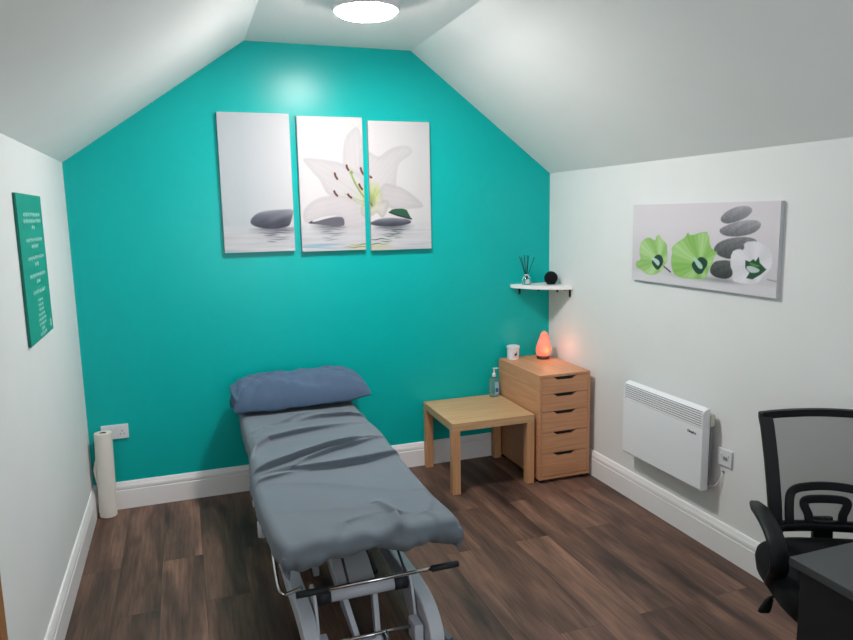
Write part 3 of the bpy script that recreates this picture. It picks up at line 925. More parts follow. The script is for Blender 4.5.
bm = bmesh.new()
NU, NV = 150, 420
DROP = 0.105
YB, YE = -0.12, -2.035
grid = []
RAD = 0.035
for j in range(NV + 1):
    v = j / NV
    Ltot = (YB - YE) + DROP
    sy = v * Ltot
    row = []
    for i in range(NU + 1):
        y_flat = YB - sy
        oy = max(0.0, YE - y_flat + 0)           # amount past the foot end
        yc = max(y_flat, YE)
        xl, xr = interp(LX, yc), interp(RX, yc)
        wd = xr - xl
        u = i / NU
        ux = u * (wd + 2 * DROP) - DROP           # 0..wd flat
        ox = max(0, -ux, ux - wd)
        sgn = -1 if ux < 0 else 1
        xf = xl + min(max(ux, 0), wd)
        o_ = math.hypot(ox, oy) if (ox > 0 and oy > 0) else max(ox, oy)
        # round shoulder before the edge, then hang down
        e = min(ux, wd - ux) if ox == 0 else 0
        ef = (y_flat - YE) if oy == 0 else 0
        dz = 0
        if ox == 0 and e < RAD: dz += RAD - math.sqrt(max(0, RAD * RAD - (RAD - e) ** 2)) * 1.0
        if oy == 0 and ef < RAD: dz += RAD - math.sqrt(max(0, RAD * RAD - (RAD - ef) ** 2)) * 1.0
        dz = min(dz, RAD * 1.3)
        hang = min(o_, DROP)
        if ox > 0: dz = RAD
        if oy > 0: dz = RAD
        # hem is gathered: it waves and tucks under
        wave = 0.5 + 0.5 * noise.noise(Vector((xf * 7 + (3 if ox > 0 else 0), yc * 6, 1.3)))
        ex = noise.noise(Vector((xf * 11, yc * 8, 9.1)))
        z = topz(yc) - dz - hang * (0.60 + 0.30 * wave + 0.30 * ex)
        tuck = (hang / DROP) ** 2
        bulge = math.sin(min(1, hang / DROP) * math.pi) * 0.008
        crinkle = noise.noise(Vector((xf * 24 + yc * 3, yc * 20, 4.0))) * 0.014 * (hang / DROP)
        x = xf
        y = yc
        if ox > 0: x += sgn * (bulge + crinkle - 0.022 * tuck)
        if oy > 0: y -= (bulge * 1.2 + crinkle * 3.0 - 0.075 * tuck + 0.034 * noise.noise(Vector((xf * 14, 0, 5.5))) * (hang / DROP) ** .5)
        if ox > 0 and oy > 0:
            x -= sgn * 0.012 * (hang / DROP); y += 0.012 * (hang / DROP)
        if ox == 0 and oy == 0:
            fall = min(1, min(e, ef + .02) / 0.03)
            h = 0
            for P_, w_, hh, as_ in FOLDS:
                h += ridge(xf, y_flat, P_, w_, hh * 1.12, as_ * .55)
            h += 0.0035 * noise.noise(Vector((xf * 5, y_flat * 4, 0))) + 0.0012 * noise.noise(Vector((xf * 16, y_flat * 9, 2)))
            # small gathers running in from the foot hem
            h += 0.014 * max(0, 1 - ef / 0.2) * noise.noise(Vector((xf * 13, y_flat * 3, 7)))
            z += h * (0.35 + 0.65 * fall)
            y -= 0.85 * max(0, h - .010) * fall      # the folds lean over towards the foot end
        row.append(bm.verts.new((x, y, z)))
    grid.append(row)
for j in range(NV):
    for i in range(NU):
        bm.faces.new([grid[j][i], grid[j][i + 1], grid[j + 1][i + 1], grid[j + 1][i]])
o = obj('bed_sheet', bm, MT['sheet'], smooth=True)
md = o.modifiers.new('solid', 'SOLIDIFY'); md.thickness = 0.0025; md.offset = -1
tag(o, 'creased slate grey sheet stretched over the treatment couch', 'sheet')

# ------------------------------------------------------------------ pillow
bm = bmesh.new()
NP, NQ = 110, 56
rings = []
PX0, PX1, PY0, PY1 = .802, 1.60, -.405, -.045


def pillow_pt(a, b, side):
    """a along length -1..1, b across -1..1, side +1 top / -1 bottom"""
    ea = 1 - abs(a) ** (16 if a < 0 else 8)
    eb = 1 - abs(b) ** 3.2
    th = max(0, ea) ** 0.55 * max(0, eb) ** 0.55
    pin = 1 - 0.10 * (1 - abs(a)) ** 0 * 0
    cx = (PX0 + PX1) / 2 + a * (PX1 - PX0) / 2 * (1 - 0.025 * (1 - b * b) * (1 if a > 0 else 0))
    cy = (PY0 + PY1) / 2 + b * (PY1 - PY0) / 2 * (1 - 0.07 * (1 - a ** 2) * 0 - 0.10 * (abs(a) ** 6))
    lift = 0.012 * a
    top = 0.162 * th * (1 - 0.30 * max(0, a - .5)) * (1 - .22 * max(0, -a - .45)) + 0.006 * math.sin(a * 3.2 + .6)
    bot = -0.018 * th
    z = 0.618 + .022 * max(0, a) ** 3 + (top if side > 0 else bot)
    # corner point at the front right droops, left end is an open, thicker mouth
    n = noise.noise(Vector((cx * 9, cy * 11, side * 2.0))) * 0.016 + noise.noise(Vector((cx * 22 + cy * 12, cy * 24, side))) * 0.006
    z += n * th ** .3
    z += 0.014 * noise.noise(Vector((cx * 9 + cy * 16, cy * 34 - cx * 10, 3.3))) * th ** .5
    if side > 0:
        # creases that radiate from the left front
        k = max(0, 1 - math.hypot(cx - .93, (cy + .33) * 1.5) / .33)
        z += 0.022 * k ** .7 * abs(math.sin((cx * 0.75 - cy * .8) * 48))
        k2 = max(0, 1 - abs(b + .62) / .25)
        z += 0.016 * k2 * math.sin(cx * 15 + b * 10)
    return (cx, cy, z)


top = [[None] * (NQ + 1) for _ in range(NP + 1)]
bot = [[None] * (NQ + 1) for _ in range(NP + 1)]
for i in range(NP + 1):
    a = -math.cos(math.pi * i / NP)
    a = math.copysign(abs(a) ** 0.9, a)
    for j in range(NQ + 1):
        b = -math.cos(math.pi * j / NQ)
        top[i][j] = bm.verts.new(pillow_pt(a, b, 1))
        bot[i][j] = top[i][j] if i in (0, NP) or j in (0, NQ) else bm.verts.new(pillow_pt(a, b, -1))
for i in range(NP):
    for j in range(NQ):
        bm.faces.new([top[i][j], top[i + 1][j], top[i + 1][j + 1], top[i][j + 1]])
        bm.faces.new([bot[i][j], bot[i][j + 1], bot[i + 1][j + 1], bot[i + 1][j]])
pil = obj('pillow', bm, MT['pillow'], smooth=True)
tag(pil, 'plump blue grey pillow at the wall end of the couch', 'pillow')
# the loose mouth of the pillowcase on the left end
bm = bmesh.new()
n = 40
R0, R1 = [], []
for i in range(n):
    t = 2 * math.pi * i / n
    cy = (PY0 + PY1) / 2 + .158 * math.cos(t) * (1 + .02 * math.sin(3 * t))
    cz = .664 + .078 * math.sin(t)*(.85 if math.sin(t)<0 else 1)
    R0.append(bm.verts.new((.858, cy, cz + .004)))
    R1.append(bm.verts.new((.798 + .012 * math.sin(2 * t + 1), cy * .96 - .006, .664 + (cz - .664) * .82 + .005 * math.sin(5 * t))))
for i in range(n):
    bm.faces.new([R0[i], R0[(i + 1) % n], R1[(i + 1) % n], R1[i]])
fl = obj('pillowcase_flap', bm, MT['pillow'], pil, smooth=True)
md = fl.modifiers.new('solid', 'SOLIDIFY'); md.thickness = 0.002
md = fl.modifiers.new('sub', 'SUBSURF'); md.levels = 1; md.render_levels = 1

# ------------------------------------------------------------------ low oak table
t = thing('side_table', 'low square oak-effect table beside the chest of drawers', 'table', (2.045, -.571, 0), -0.0127)
obj('table_top', bx(0, .55, 0, .55, .40, .45), MT['tab'], t, bevel=0.0015)
for x, y in ((0, 0), (.50, 0), (0, .50), (.50, .50)):
    obj('leg', bx(x, x + .05, y, y + .05, 0, .40), MT['legw'], t, bevel=0.0015)

# ------------------------------------------------------------------ chest of drawers
DX, DY_, DW, DD, DHt = 2.613, -.610, .362, .588, .70
t = thing('chest_of_drawers', 'narrow oak-effect chest with five drawers in the corner', 'chest of drawers', (DX, DY_, 0))
bm = bmesh.new()
box(bm, 0, .016, 0, DD, .022, DHt); box(bm, DW - .016, DW, 0, DD, .022, DHt)
box(bm, .016, DW - .016, 0, DD, DHt - .016, DHt); box(bm, .016, DW - .016, 0, DD, .022, .04)
box(bm, .016, DW - .016, DD - .01, DD, .04, DHt - .016)
obj('carcass', bm, MT['drwy'], t, bevel=0.001)
hs = [.112, .118, .140, .143, .155]
tot = DHt - .018 - .042
k = tot / sum(hs)
z = DHt - .018
for h in hs:
    h *= k
    z0, z1 = z - h + .003, z
    cx0, cx1 = .10, .262
    bm = bmesh.new()
    prism(bm, [(.018, z0), (DW - .018, z0), (DW - .018, z1), (cx1, z1), (cx1 - .030, z1 - .020), (cx0 + .030, z1 - .020), (cx0, z1), (.018, z1)], lambda p, q: (p, .001, q), lambda p, q: (p, .019, q))
    dr = obj('drawer', bm, MT['drw'], t, bevel=0.001)
    bm = bmesh.new()
    prism(bm, [(cx1 + .002, z1), (cx1 - .029, z1 - .0195), (cx0 + .029, z1 - .0195), (cx0 - .002, z1)], lambda p, q: (p, .014, q), lambda p, q: (p, .0188, q))
    obj('finger_pull', bm, MT['dark'], dr)
    z -= h
for x, y in ((.012, .02), (DW - .045, .02), (.012, DD - .06), (DW - .045, DD - .06)):
    obj('foot', bx(x, x + .033, y, y + .04, 0, .022), MT['dark'], t)
obj('plinth', bx(.046, DW - .046, .03, .04, .004, .022), MT['dark'], t)

# ------------------------------------------------------------------ things on the table and chest
t = thing('sanitiser_bottle', 'clear pump bottle of hand gel on the oak table', 'bottle', (2.545, -.090, .4505), .12)
bm = bmesh.new()
pr = rectp(.033, .019, .6)
secs = [(0, .94), (.003, 1), (.110, 1), (.122, .93), (.130, .65), (.134, .42), (.142, .40)]
rings = [[bm.verts.new((a_ * s, b_ * (s if s > .6 else s * 1.3), z_)) for a_, b_ in pr] for z_, s in secs]
for A, B in zip(rings, rings[1:]):
    for j in range(8):
        bm.faces.new([A[j], A[(j + 1) % 8], B[(j + 1) % 8], B[j]])
bm.faces.new(rings[0][::-1]); bm.faces.new(rings[-1])
body = obj('bottle_body', bm, MT['clearp'], t, bevel=0.002)
obj('front_label', bx(-.005, .026, -.0198, -.0192, .020, .104), MT['lblue'], t)
obj('label_print', bx(-.001, .022, -.0202, -.0198, .034, .062), MT['blue'], t)
bm = bmesh.new()
lathe(bm, [(.012, .140), (.013, .142), (.013, .158), (.009, .164), (.005, .168), (.005, .190), (.009, .192), (.009, .200), (.003, .202)], 20)
box(bm, -.004, .034, -.005, .005, .192, .199)
obj('pump', bm, MT['plas'], t, smooth=False)

t = thing('tub', 'white lidded tub with a printed label on the chest of drawers', 'tub', (2.692, -.085, .7005), 0.0)
obj('tub_body', lt([(.038, 0), (.0405, .002), (.0415, .076), (.036, .078)], 32), MT['plas'], t, smooth=False, bevel=0.001)
obj('lid', lt([(.036, .076), (.0455, .076), (.0455, .090), (.042, .093), (.038, .0935), (.037, .090), (.010, .090)], 32), MT['plas'], t, smooth=False, bevel=0.001)


def curved_patch(r, a0, a1, z0, z1, n=10):
    bm = bmesh.new()
    A = [bm.verts.new((r * math.cos(a0 + (a1 - a0) * i / n), r * math.sin(a0 + (a1 - a0) * i / n), z0)) for i in range(n + 1)]
    B = [bm.verts.new((v.co.x, v.co.y, z1)) for v in A]
    C_ = [bm.verts.new((v.co.x * .985, v.co.y * .985, z0)) for v in A]
    D = [bm.verts.new((v.co.x * .985, v.co.y * .985, z1)) for v in A]
    for i in range(n):
        bm.faces.new([A[i], A[i + 1], B[i + 1], B[i]]); bm.faces.new([C_[i + 1], C_[i], D[i], D[i + 1]])
        bm.faces.new([B[i], B[i + 1], D[i + 1], D[i]]); bm.faces.new([A[i + 1], A[i], C_[i], C_[i + 1]])
    return bm


pink = mat('peach_label', (226, 186, 160), 0.5)
lab = obj('front_label', curved_patch(.0420, math.radians(-122), math.radians(-68), .018, .058), mat('pale_label', (214, 216, 222), .5), t)
obj('label_stripe', curved_patch(.0423, math.radians(-116), math.radians(-70), .014, .024), pink, lab)
obj('label_picture', curved_patch(.0425, math.radians(-103), math.radians(-80), .028, .046), mat('navy_print', (44, 52, 84), .5), lab)
obj('label_picture', curved_patch(.0425, math.radians(-84), math.radians(-77), .034, .060), mat('dark_red_print', (92, 50, 56), .5), lab)

# salt lamp: rough glowing lump on a dark wood foot
t = thing('salt_lamp', 'glowing orange salt lamp on a dark base on the chest', 'lamp', (2.884, -.160, .7005))
bm = bmesh.new()
lathe(bm, [(.03, 0), (.042, .001), (.045, .006), (.045, .014), (.040, .022), (.03, .024)], 32)
obj('base', bm, MT['wood_base'], t, smooth=False, bevel=0.001)
m = bpy.data.materials.new('glowing_salt')
m.use_nodes = True
nt = m.node_tree
b = nt.nodes['Principled BSDF']
b.inputs['Roughness'].default_value = 0.5
b.inputs['Base Color'].default_value = (*lin((226, 130, 112)), 1)
tc = nt.nodes.new('ShaderNodeTexCoord')
nn = nt.nodes.new('ShaderNodeTexNoise'); nn.inputs['Scale'].default_value = 26; nn.inputs['Detail'].default_value = 4
rp = nt.nodes.new('ShaderNodeValToRGB')
rp.color_ramp.elements[0].position = .3; rp.color_ramp.elements[0].color = (*lin((232, 96, 76)), 1)
rp.color_ramp.elements[1].position = .75; rp.color_ramp.elements[1].color = (*lin((255, 142, 112)), 1)
nt.links.new(tc.outputs['Object'], nn.inputs['Vector']); nt.links.new(nn.outputs['Fac'], rp.inputs[0])
# the bulb sits low inside the lump, its spot shows through
vm = nt.nodes.new('ShaderNodeVectorMath'); vm.operation = 'DISTANCE'; vm.inputs[1].default_value = (0.0, -0.05, 0.062)
nt.links.new(tc.outputs['Object'], vm.inputs[0])
mr = nt.nodes.new('ShaderNodeMapRange'); mr.inputs['From Min'].default_value = 0.006; mr.inputs['From Max'].default_value = 0.05; mr.inputs['To Min'].default_value = 1.0; mr.inputs['To Max'].default_value = 0.0
nt.links.new(vm.outputs['Value'], mr.inputs['Value'])
pw = nt.nodes.new('ShaderNodeMath'); pw.operation = 'POWER'; pw.inputs[1].default_value = 2.5
nt.links.new(mr.outputs[0], pw.inputs[0])
mx = nt.nodes.new('ShaderNodeMix'); mx.data_type = 'RGBA'
mx.inputs['B'].default_value = (*lin((255, 214, 130)), 1)
nt.links.new(pw.outputs[0], mx.inputs['Factor']); nt.links.new(rp.outputs[0], mx.inputs['A'])
nt.links.new(mx.outputs['Result'], b.inputs['Emission Color'])
b.inputs['Emission Strength'].default_value = 0.46
bm = bmesh.new()
prof = [(.020, .020), (.040, .022), (.050, .034), (.055, .055), (.055, .075), (.050, .092), (.043, .110), (.037, .130), (.032, .150), (.028, .168), (.020, .182), (.010, .190), (.002, .193)]
lathe(bm, prof, 36)
for v in bm.verts:
    p = v.co
    q = noise.noise(p * 22) * .006 + noise.noise(p * 60) * .002
    rr_ = math.hypot(p.x, p.y)
    if rr_ > 1e-4 and p.z > .024:
        k = (rr_ + q) / rr_
        v.co = (p.x * k + .010 * (p.z - .02) / .17, p.y * k, p.z + q * .4)
obj('salt_crystal', bm, m, t, smooth=True)
li = bpy.data.lights.new('salt_bulb', 'POINT')
li.color = (1.0, 0.36, 0.22); li.energy = 0.30; li.shadow_soft_size = 0.07
# the glow that leaves the lump sideways and forward, lamp's own light
lo = bpy.data.objects.new('bulb', li); COL.objects.link(lo); lo.parent = t; lo.location = (0.0, -.125, .10)

# ------------------------------------------------------------------ corner shelf
t = thing('corner_shelf', 'small white corner shelf on black brackets above the chest', 'shelf', (W, 0, 1.186))
poly = [(0, 0), (-.305, 0), (-.305, -.045), (-.222, -.19), (-.105, -.282), (-.045, -.318), (0, -.318)]
bm = bmesh.new(); prism(bm, poly, lambda p, q: (p - .0005 if p == 0 else p, q - .0005 if q == 0 else q, 0), lambda p, q: (p - .0005 if p == 0 else p, q - .0005 if q == 0 else q, .024))
obj('shelf_board', bm, MT['gloss'], t, bevel=0.002)
for (x, y, ax, lg) in ((-.235, 0, 'b', .050), (-.085, 0, 'b', .036), (0, -.12, 'r', .036), (0, -.285, 'r', .052)):
    bm = bmesh.new()
    if ax == 'b':
        box(bm, x - .008, x + .008, -.006, -.001, -lg, -.0005); box(bm, x - .008, x + .008, -.05, -.001, -.006, -.0005)
    else:
        box(bm, -.006, -.001, y - .008, y + .008, -lg, -.0005); box(bm, -.05, -.001, y - .008, y + .008, -.006, -.0005)
    obj('bracket', bm, MT['black'], t)

t = thing('reed_diffuser', 'reed diffuser bottle with black sticks on the corner shelf', 'reed diffuser', (2.795, -.085, 1.2105))
obj('bottle', lt([(.024, 0), (.030, .003), (.031, .042), (.028, .050), (.016, .056), (.014, .060), (.0135, .068), (.005, .068)], 28), MT['glass'], t, smooth=True)
obj('front_label', curved_patch(.0315, math.radians(-135), math.radians(-75), .007, .038), MT['label'], t)
obj('collar', lt([(.0145, .058), (.0155, .059), (.0155, .071), (.012, .072), (.011, .066), (.004, .066)], 24), MT['label'], t, smooth=True)
for (dx, dy, h) in ((-.055, .0, .205), (-.048, -.012, .200), (-.010, .02, .212), (-.002, -.015, .212), (.022, .012, .208), (.052, -.01, .198)):
    obj('reed', tube([(-dx * .12, -dy * .1, .02), (dx, dy, h - .012)], .0024, 8), MT['black'], t, smooth=True)

t = thing('smart_speaker', 'small black ball-shaped speaker on the corner shelf', 'speaker', (2.946, -.150, 1.2105))
prof = [(.022, 0)] + [(.046 * math.cos(a_), .043 + .046 * math.sin(a_)) for a_ in [math.radians(d_) for d_ in range(-64, 90, 7)]] + [(.001, .089)]
obj('speaker_body', lt(prof, 36), MT['blackf'], t, smooth=True)
obj('light_ring', lt([(.022, 0.0), (.027, .0005), (.029, .0035), (.0265, .0042)], 36), mat('dark_blue_ring', (40, 56, 84), .3), t, smooth=True)

# ------------------------------------------------------------------ couch roll paper in the corner
t = thing('paper_roll', 'tall white roll of couch paper standing in the left corner', 'paper roll', (.078, -.088, 0))
t.rotation_euler = (math.radians(-1.2), math.radians(0.9), 0)
bm = bmesh.new()
lathe(bm, [(.019, .002), (.046, .002), (.048, .006), (.0485, .245), (.0478, .248), (.0485, .251), (.0478, .494), (.046, .498), (.019, .498), (.019, .49)], 40)
obj('paper', bm, MT['paper'], t, smooth=False, bevel=.001)
obj('cardboard_core', lt([(.0165, .004), (.0188, .004), (.0188, .4975), (.0165, .4975), (.0160, .49), (.0158, .02), (.0158, .01)], 30), MT['card'], t, smooth=False)
bm = bmesh.new()
vs = [(-.049, -.006, .345), (-.048, -.014, .20), (-.053, -.010, .22), (-.062, -.014, .285), (-.054, -.008, .33)]
vv = [bm.verts.new(p) for p in vs]; v2 = [bm.verts.new((p[0], p[1] - .002, p[2])) for p in vs]
bm.faces.new(vv); bm.faces.new(v2[::-1])
for i in range(5):
    bm.faces.new([vv[i], vv[(i + 1) % 5], v2[(i + 1) % 5], v2[i]])
obj('loose_end', bm, MT['paper'], t)


# ------------------------------------------------------------------ sockets
def socket_face(name, label, cat, w_, h_, loc, rz, holes, switches):
    t = thing(name, label, cat, loc, rz)
    bm = bmesh.new()
    box(bm, -w_ / 2, w_ / 2, -.011, -.0005, -h_ / 2, h_ / 2)
    obj('face_plate', bm, MT['plas'], t, bevel=.003, seg=3)
    for (x, z_) in holes:
        bm = bmesh.new()
        box(bm, x - .002, x + .002, -.0118, -.0112, z_ + .004, z_ + .012)
        box(bm, x - .014, x - .007, -.0118, -.0112, z_ - .012, z_ - .008)
        box(bm, x + .007, x + .014, -.0118, -.0112, z_ - .012, z_ - .008)
        obj('pin_holes', bm, MT['dark'], t)
    for (x, z_) in switches:
        obj('switch', bx(x - .006, x + .006, -.0145, -.0105, z_ - .011, z_ + .011), MT['plas'], t, bevel=.0015)
    return t


socket_face('power_socket', 'white double power socket on the teal wall behind the paper roll', 'socket', .148, .086, (.142, 0, .474), 0,
            [(-.040, -.004), (.040, -.004)], [(-.014, .022), (.016, .022)])
t = socket_face('fused_switch', 'white square switch plate beside the wall heater', 'switch', .094, .084, (W, -1.742, .501), math.radians(-90), [], [(-.018, .008)])
obj('fuse_holder', bx(-.004, .022, -.0135, -.0105, -.012, .006), MT['grey'], t, bevel=.001)
obj('indicator', lt([(.0035, 0), (.0035, .0025), (.001, .003)], 14, (.030, -.0135, .012), 'y'), MT['grey'], t)

# ------------------------------------------------------------------ wall heater
t = thing('panel_heater', 'white electric panel heater with top grille on the right wall', 'heater', (W + .012, -1.350, .308))
# local: x out of wall is negative, y along wall, z up
HW = .325
bm = bmesh.new()
prism(bm, [(-.055, .005), (-.094, .005), (-.100, .012), (-.100, .325), (-.055, .325)], lambda p, q: (p, -HW, q), lambda p, q: (p, HW, q))
body = obj('front_panel', bm, MT['heat'], t, bevel=.003)
bm = bmesh.new()
prism(bm, [(-.055, .325), (-.094, .325), (-.094, .408), (-.092, .414), (-.062, .426), (-.055, .422)], lambda p, q: (p, -HW + .001, q), lambda p, q: (p, HW - .001, q))
obj('top_cap', bm, MT['heat'], t, bevel=.003)
gr = obj('grille', bx(-.0955, -.0935, -HW + .012, HW - .012, .326, .410), MT['dark'], t)
for i in range(7):
    zz = .3285 + i * .0120
    bm = bmesh.new(); prism(bm, [(-.094, zz), (-.1005, zz), (-.1005, zz + .0068), (-.094, zz + .0076)], lambda p, q: (p, -HW + .010, q), lambda p, q: (p, HW - .010, q))
    obj('slat', bm, MT['heat'], gr)
for y in (-HW, HW - .012):
    obj('end_cheek', bx(-.1003, -.054, y, y + .012, .326, .407), MT['heat'], t, bevel=.002)
obj('wall_bracket', bx(-.056, -.013, -HW + .06, HW - .06, .04, .40), MT['grey'], t)
obj('control_box', bx(-.058, -.034, -HW - .010, -HW + .02, .335, .395), MT['cream'], t, bevel=.004)
obj('control_box_rail', bx(-.054, -.044, -HW - .004, -HW + .004, .03, .335), MT['grey'], t, bevel=.002)
fc = bpy.data.curves.new('lettering', 'FONT')
fc.body = 'Dimplex'; fc.size = .018; fc.extrude = .0004; fc.align_x = 'CENTER'; fc.offset = .0006
tmp = bpy.data.objects.new('tmp_lettering', fc); COL.objects.link(tmp)
dg = bpy.context.evaluated_depsgraph_get()
me = bpy.data.meshes.new_from_object(tmp.evaluated_get(dg))
bpy.data.objects.remove(tmp)
me.materials.clear(); me.materials.append(MT['dark'])
lo = bpy.data.objects.new('lettering', me); COL.objects.link(lo); lo.parent = t
lo.location = (-.1008, -HW + .075, .285); lo.rotation_euler = (math.radians(90), 0, math.radians(-90))
cab = smooth_path([(W - .035, -1.682, .345), (W - .030, -1.690, .338), (W - .022, -1.708, .350), (W - .012, -1.724, .385), (W - .003, -1.731, .420)], 6)
o = obj('heater_cable', tube(cab, .0028, 8), MT['plas'], smooth=True)
tag(o, 'short white cable looping from the heater to the wall', 'cable')
o = obj('cable_outlet', lt([(.002, 0), (.009, 0), (.008, -.003), (.004, -.004)], 16, (W - .0005, -1.731, .422), 'x'), MT['grey'], smooth=True)
tag(o, 'tiny grey cable outlet in the wall below the switch plate', 'cable outlet')

# ------------------------------------------------------------------ desk
t = thing('desk', 'dark charcoal desk with panel side in front of the office chair', 'desk', (2.136, -2.930, 0))
obj('desktop', bx(0, .85, -1.25, 0, .705, .73), [MT['desk']], t, bevel=.002)
obj('side_panel', bx(.018, .040, -1.22, -.025, 0, .705), MT['desks'], t, bevel=.001)
obj('side_panel', bx(.815, .837, -1.22, -.025, 0, .705), MT['desks'], t, bevel=.001)
obj('stretcher_panel', bx(.040, .815, -.66, -.64, .30, .705), MT['desks'], t, bevel=.001)

# ------------------------------------------------------------------ office chair (front faces the desk)
ch = thing('office_chair', 'black office chair with mesh back and arms behind the desk', 'office chair', (2.603, -2.783, 0), -0.4593)


def YB_(z):      # back leans away
    return .215 + (z - .54) / .43 * .085


def halfw(z):
    t_ = (z - .54) / .43
    return .198 + .035 * t_ + .006 * math.sin(t_ * math.pi) * -1


def Bk(x, z):
    return (x, YB_(z) + .045 * (1 - (x / .235) ** 2), z)     # slightly dished


path = []
corn = [(-halfw(.55), .55), (-halfw(.65), .65), (-halfw(.78), .78), (-halfw(.90), .90), (-halfw(.955) - .001, .958), (-halfw(.97) + .030, .966), (-.10, .968), (0, .969), (.10, .968), (halfw(.97) - .030, .966), (halfw(.955) + .001, .958), (halfw(.90), .90), (halfw(.78), .78), (halfw(.65), .65), (halfw(.55), .55), (.18, .541), (0, .538), (-.18, .541)]
cc_ = smooth_path([(x, 0, z) for x, z in corn], 4, True)
bm = bmesh.new()
ring_path = [Bk(p.x, p.z) for p in cc_]
rings = []
N = len(ring_path)
for i in range(N):
    p = Vector(ring_path[i]); t_ = (Vector(ring_path[(i + 1) % N]) - Vector(ring_path[i - 1])).normalized()
    s = Vector((0, 1, 0)); inn = t_.cross(s).normalized()
    c0 = Vector((0, p.y, .75))
    if (c0 - p).dot(inn) < 0: inn = -inn
    wd = .045 if abs(t_.z) > .7 else (.028 if p.z > .8 else .034)
    rings.append([bm.verts.new(p + s * -.010), bm.verts.new(p + s * .012), bm.verts.new(p + inn * wd + s * .010), bm.verts.new(p + inn * wd + s * -.006)])
for i in range(N):
    A, B = rings[i], rings[(i + 1) % N]
    for j in range(4):
        bm.faces.new([A[j], A[(j + 1) % 4], B[(j + 1) % 4], B[j]])
obj('back_frame', bm, MT['black'], ch, bevel=.003)
# mesh panel
mm = bpy.data.materials.new('chair_mesh_fabric')
mm.use_nodes = True
nt = mm.node_tree
b = nt.nodes['Principled BSDF']
b.inputs['Base Color'].default_value = (*lin((58, 61, 62)), 1)
b.inputs['Roughness'].default_value = .9
tcn = nt.nodes.new('ShaderNodeTexCoord')
wv = nt.nodes.new('ShaderNodeTexNoise'); wv.inputs['Scale'].default_value = 900
mrg = nt.nodes.new('ShaderNodeMapRange'); mrg.inputs['To Min'].default_value = .38; mrg.inputs['To Max'].default_value = .66
nt.links.new(tcn.outputs['Object'], wv.inputs['Vector']); nt.links.new(wv.outputs['Fac'], mrg.inputs['Value']); nt.links.new(mrg.outputs[0], b.inputs['Alpha'])
bm = bmesh.new()
g = []
for j in range(15):
    z_ = .56 + j * (.96 - .56) / 14
    hw = halfw(z_) - .012
    g.append([bm.verts.new(Bk(-hw + 2 * hw * i / 16, z_)) for i in range(17)])
for j in range(14):
    for i in range(16):
        bm.faces.new([g[j][i], g[j][i + 1], g[j + 1][i + 1], g[j + 1][i]])
obj('mesh_back', bm, mm, ch, smooth=True)


def flat_band(path2, w_, th, off, closed=False):
    """band that lies in the plane of the back"""
    bm = bmesh.new()
    P = smooth_path([(x, 0, z) for x, z in path2], 5, closed)
    sweep(bm, [(p.x, YB_(p.z) + .045 * (1 - (p.x / .235) ** 2) + off, p.z) for p in P], rectp(w_, th, .3), closed, side=(0, 1, 0))
    return bm


lum = obj('lumbar_support', flat_band([(-.128, .565), (-.128, .63), (-.122, .672), (-.10, .69), (-.05, .697), (0, .699), (.05, .697), (.10, .69), (.122, .672), (.128, .63), (.128, .565)], .006, .015, -.014), MT['black'], ch)
obj('lumbar_ring', flat_band([(-.045, .565), (.045, .565), (.060, .60), (.074, .635), (.062, .650), (0, .653), (-.062, .650), (-.074, .635), (-.060, .60)], .006, .0145, -.014, True), MT['black'], lum)
obj('lumbar_bar', flat_band([(-.17, .556), (0, .553), (.17, .556)], .008, .014, -.014), MT['black'], lum, smooth=True)
# seat: upholstered, round cornered
bm = bmesh.new()
n = 48
prof = [(.80, -.078), (.93, -.072), (.98, -.050), (1.0, -.010), (.985, .010), (.94, .022), (.82, .028), (.5, .026), (.05, .024)]
rings = []
for s, z_ in prof:
    r_ = []
    for i in range(n):
        t_ = 2 * math.pi * i / n
        c_, d_ = math.cos(t_), math.sin(t_)
        e_ = 2 / 3.6
        x = math.copysign(abs(c_) ** e_, c_) * .275 * s - .010; y = math.copysign(abs(d_) ** e_, d_) * .245 * s + .006
        zz = z_ + .496 - (.02 * max(0, (-y - .12) / .1) if y < -.12 else 0)
        r_.append(bm.verts.new((x, y, zz)))
    rings.append(r_)
for A, B in zip(rings, rings[1:]):
    for j in range(n):
        bm.faces.new([A[j], A[(j + 1) % n], B[(j + 1) % n], B[j]])
bm.faces.new(rings[0][::-1]); bm.faces.new(rings[-1])
obj('seat', bm, MT['blackf'], ch, smooth=True)
obj('seat_shell', lt([(.05, .395), (.16, .405), (.20, .42), (.205, .438), (.05, .438)], 32), MT['black'], ch, smooth=True)
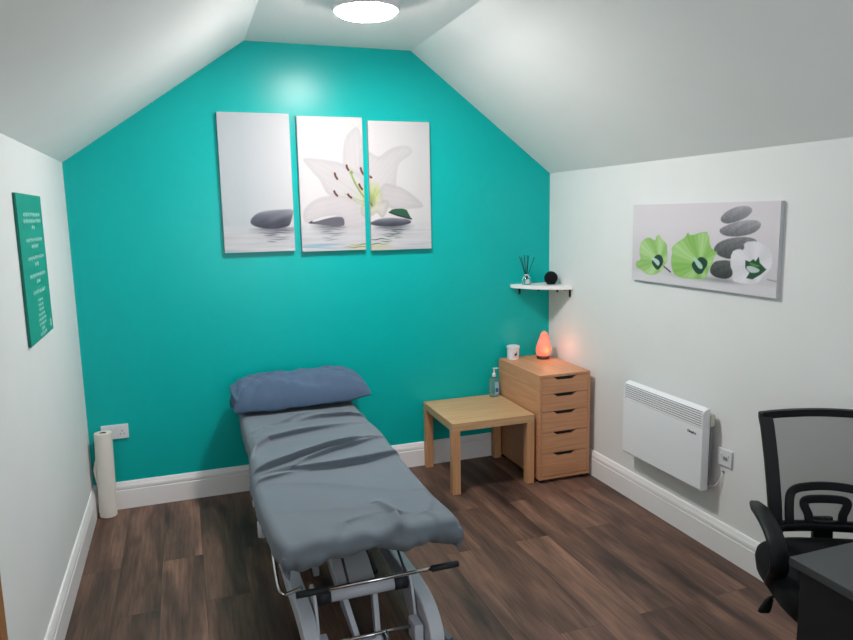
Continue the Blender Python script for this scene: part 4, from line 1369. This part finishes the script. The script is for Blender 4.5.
# spine joining seat and back
bm = bmesh.new(); sweep(bm, smooth_path([(0, .05, .405), (0, .20, .40), (0, .262, .44), (0, .272, .52), (0, .280, .58)], 5), rectp(.035, .010), side=(1, 0, 0))
obj('back_bracket', bm, MT['black'], ch, smooth=False)
for s in (-1, 1):
    pts = smooth_path([(s * .262, .215, .655), (s * .270, .12, .662), (s * .276, .02, .655), (s * .280, -.055, .628), (s * .280, -.085, .57), (s * .277, -.065, .53), (s * .272, -.03, .487), (s * .250, .0, .458), (s * .16, .0, .448)], 5)
    k_ = [.55 + .45 * min(1, i / 4) for i in range(len(pts))]
    bm = bmesh.new(); sweep(bm, pts, rectp(.013, .030, .7), scale=k_)
    bm.free()
    bm = bmesh.new()
    rs = []
    for i, p in enumerate(pts):
        t_ = (pts[min(i + 1, len(pts) - 1)] - pts[max(i - 1, 0)]).normalized()
        sd = Vector((1, 0, 0)) if i < len(pts) - 8 else (Vector((1, 0, 0)) * .3 + Vector((0, 1, 0)) * .7)
        sd = (sd - t_ * sd.dot(t_)).normalized(); u_ = sd.cross(t_)
        k = k_[i]
        rs.append([bm.verts.new(p + sd * a_ * k + u_ * b_ * k) for a_, b_ in rectp(.029, .012, .7)])
    for A, B in zip(rs, rs[1:]):
        for j in range(8):
            bm.faces.new([A[j], A[(j + 1) % 8], B[(j + 1) % 8], B[j]])
    bm.faces.new(rs[0][::-1]); bm.faces.new(rs[-1])
    obj('armrest', bm, MT['black'], ch, smooth=True)
lv = obj('height_lever', tube([(-.08, .06, .40), (-.20, .09, .385), (-.230, .10, .352)], .005, 10), MT['black'], ch, smooth=True)
bm = bmesh.new()
rs = []
for z_, hw, ht in ((.358, .006, .005), (.345, .014, .008), (.312, .020, .009), (.300, .020, .009), (.296, .014, .006)):
    x_ = -.225 - (.372 - z_) * .35
    rs.append([bm.verts.new((x_ + a_, .10 + b_, z_)) for a_, b_ in rectp(hw, ht, .6)])
for A, B in zip(rs, rs[1:]):
    for j in range(8):
        bm.faces.new([A[j], A[(j + 1) % 8], B[(j + 1) % 8], B[j]])
bm.faces.new(rs[0][::-1]); bm.faces.new(rs[-1])
obj('paddle', bm, MT['black'], lv, smooth=True)
obj('gas_column', lt([(.028, .07), (.028, .25), (.020, .255), (.016, .26), (.016, .40), (.01, .40)], 24), MT['black'], ch, smooth=False)
for k in range(5):
    a_ = math.radians(90 + 72 * k)
    dx, dy = math.cos(a_), math.sin(a_)
    bm = bmesh.new(); sweep(bm, [(dx * .02, dy * .02, .105), (dx * .12, dy * .12, .095), (dx * .255, dy * .255, .07)], rectp(.020, .014), scale=[1, .95, .65])
    sp = obj('base_spoke', bm, MT['black'], ch, bevel=.002)
    bm = bmesh.new()
    for s in (-1, 1):
        cx, cy = dx * .255 - dy * .014 * s, dy * .255 + dx * .014 * s
        r0 = [(.006, -.008), (.024, -.008), (.027, -.004), (.027, .004), (.024, .008), (.006, .008)]
        ringsw = []
        for r_, h_ in r0:
            ringsw.append([bm.verts.new((cx + dx * r_ * math.cos(q) - dy * h_, cy + dy * r_ * math.cos(q) + dx * h_, .0275 + r_ * math.sin(q))) for q in [2 * math.pi * w__ / 20 for w__ in range(20)]])
        for A, B in zip(ringsw, ringsw[1:]):
            for j in range(20):
                bm.faces.new([A[j], A[(j + 1) % 20], B[(j + 1) % 20], B[j]])
        bm.faces.new(ringsw[0][::-1]); bm.faces.new(ringsw[-1])
    box(bm, dx * .255 - .005, dx * .255 + .005, dy * .255 - .005, dy * .255 + .005, .030, .068)
    obj('castor', bm, MT['black'], sp)
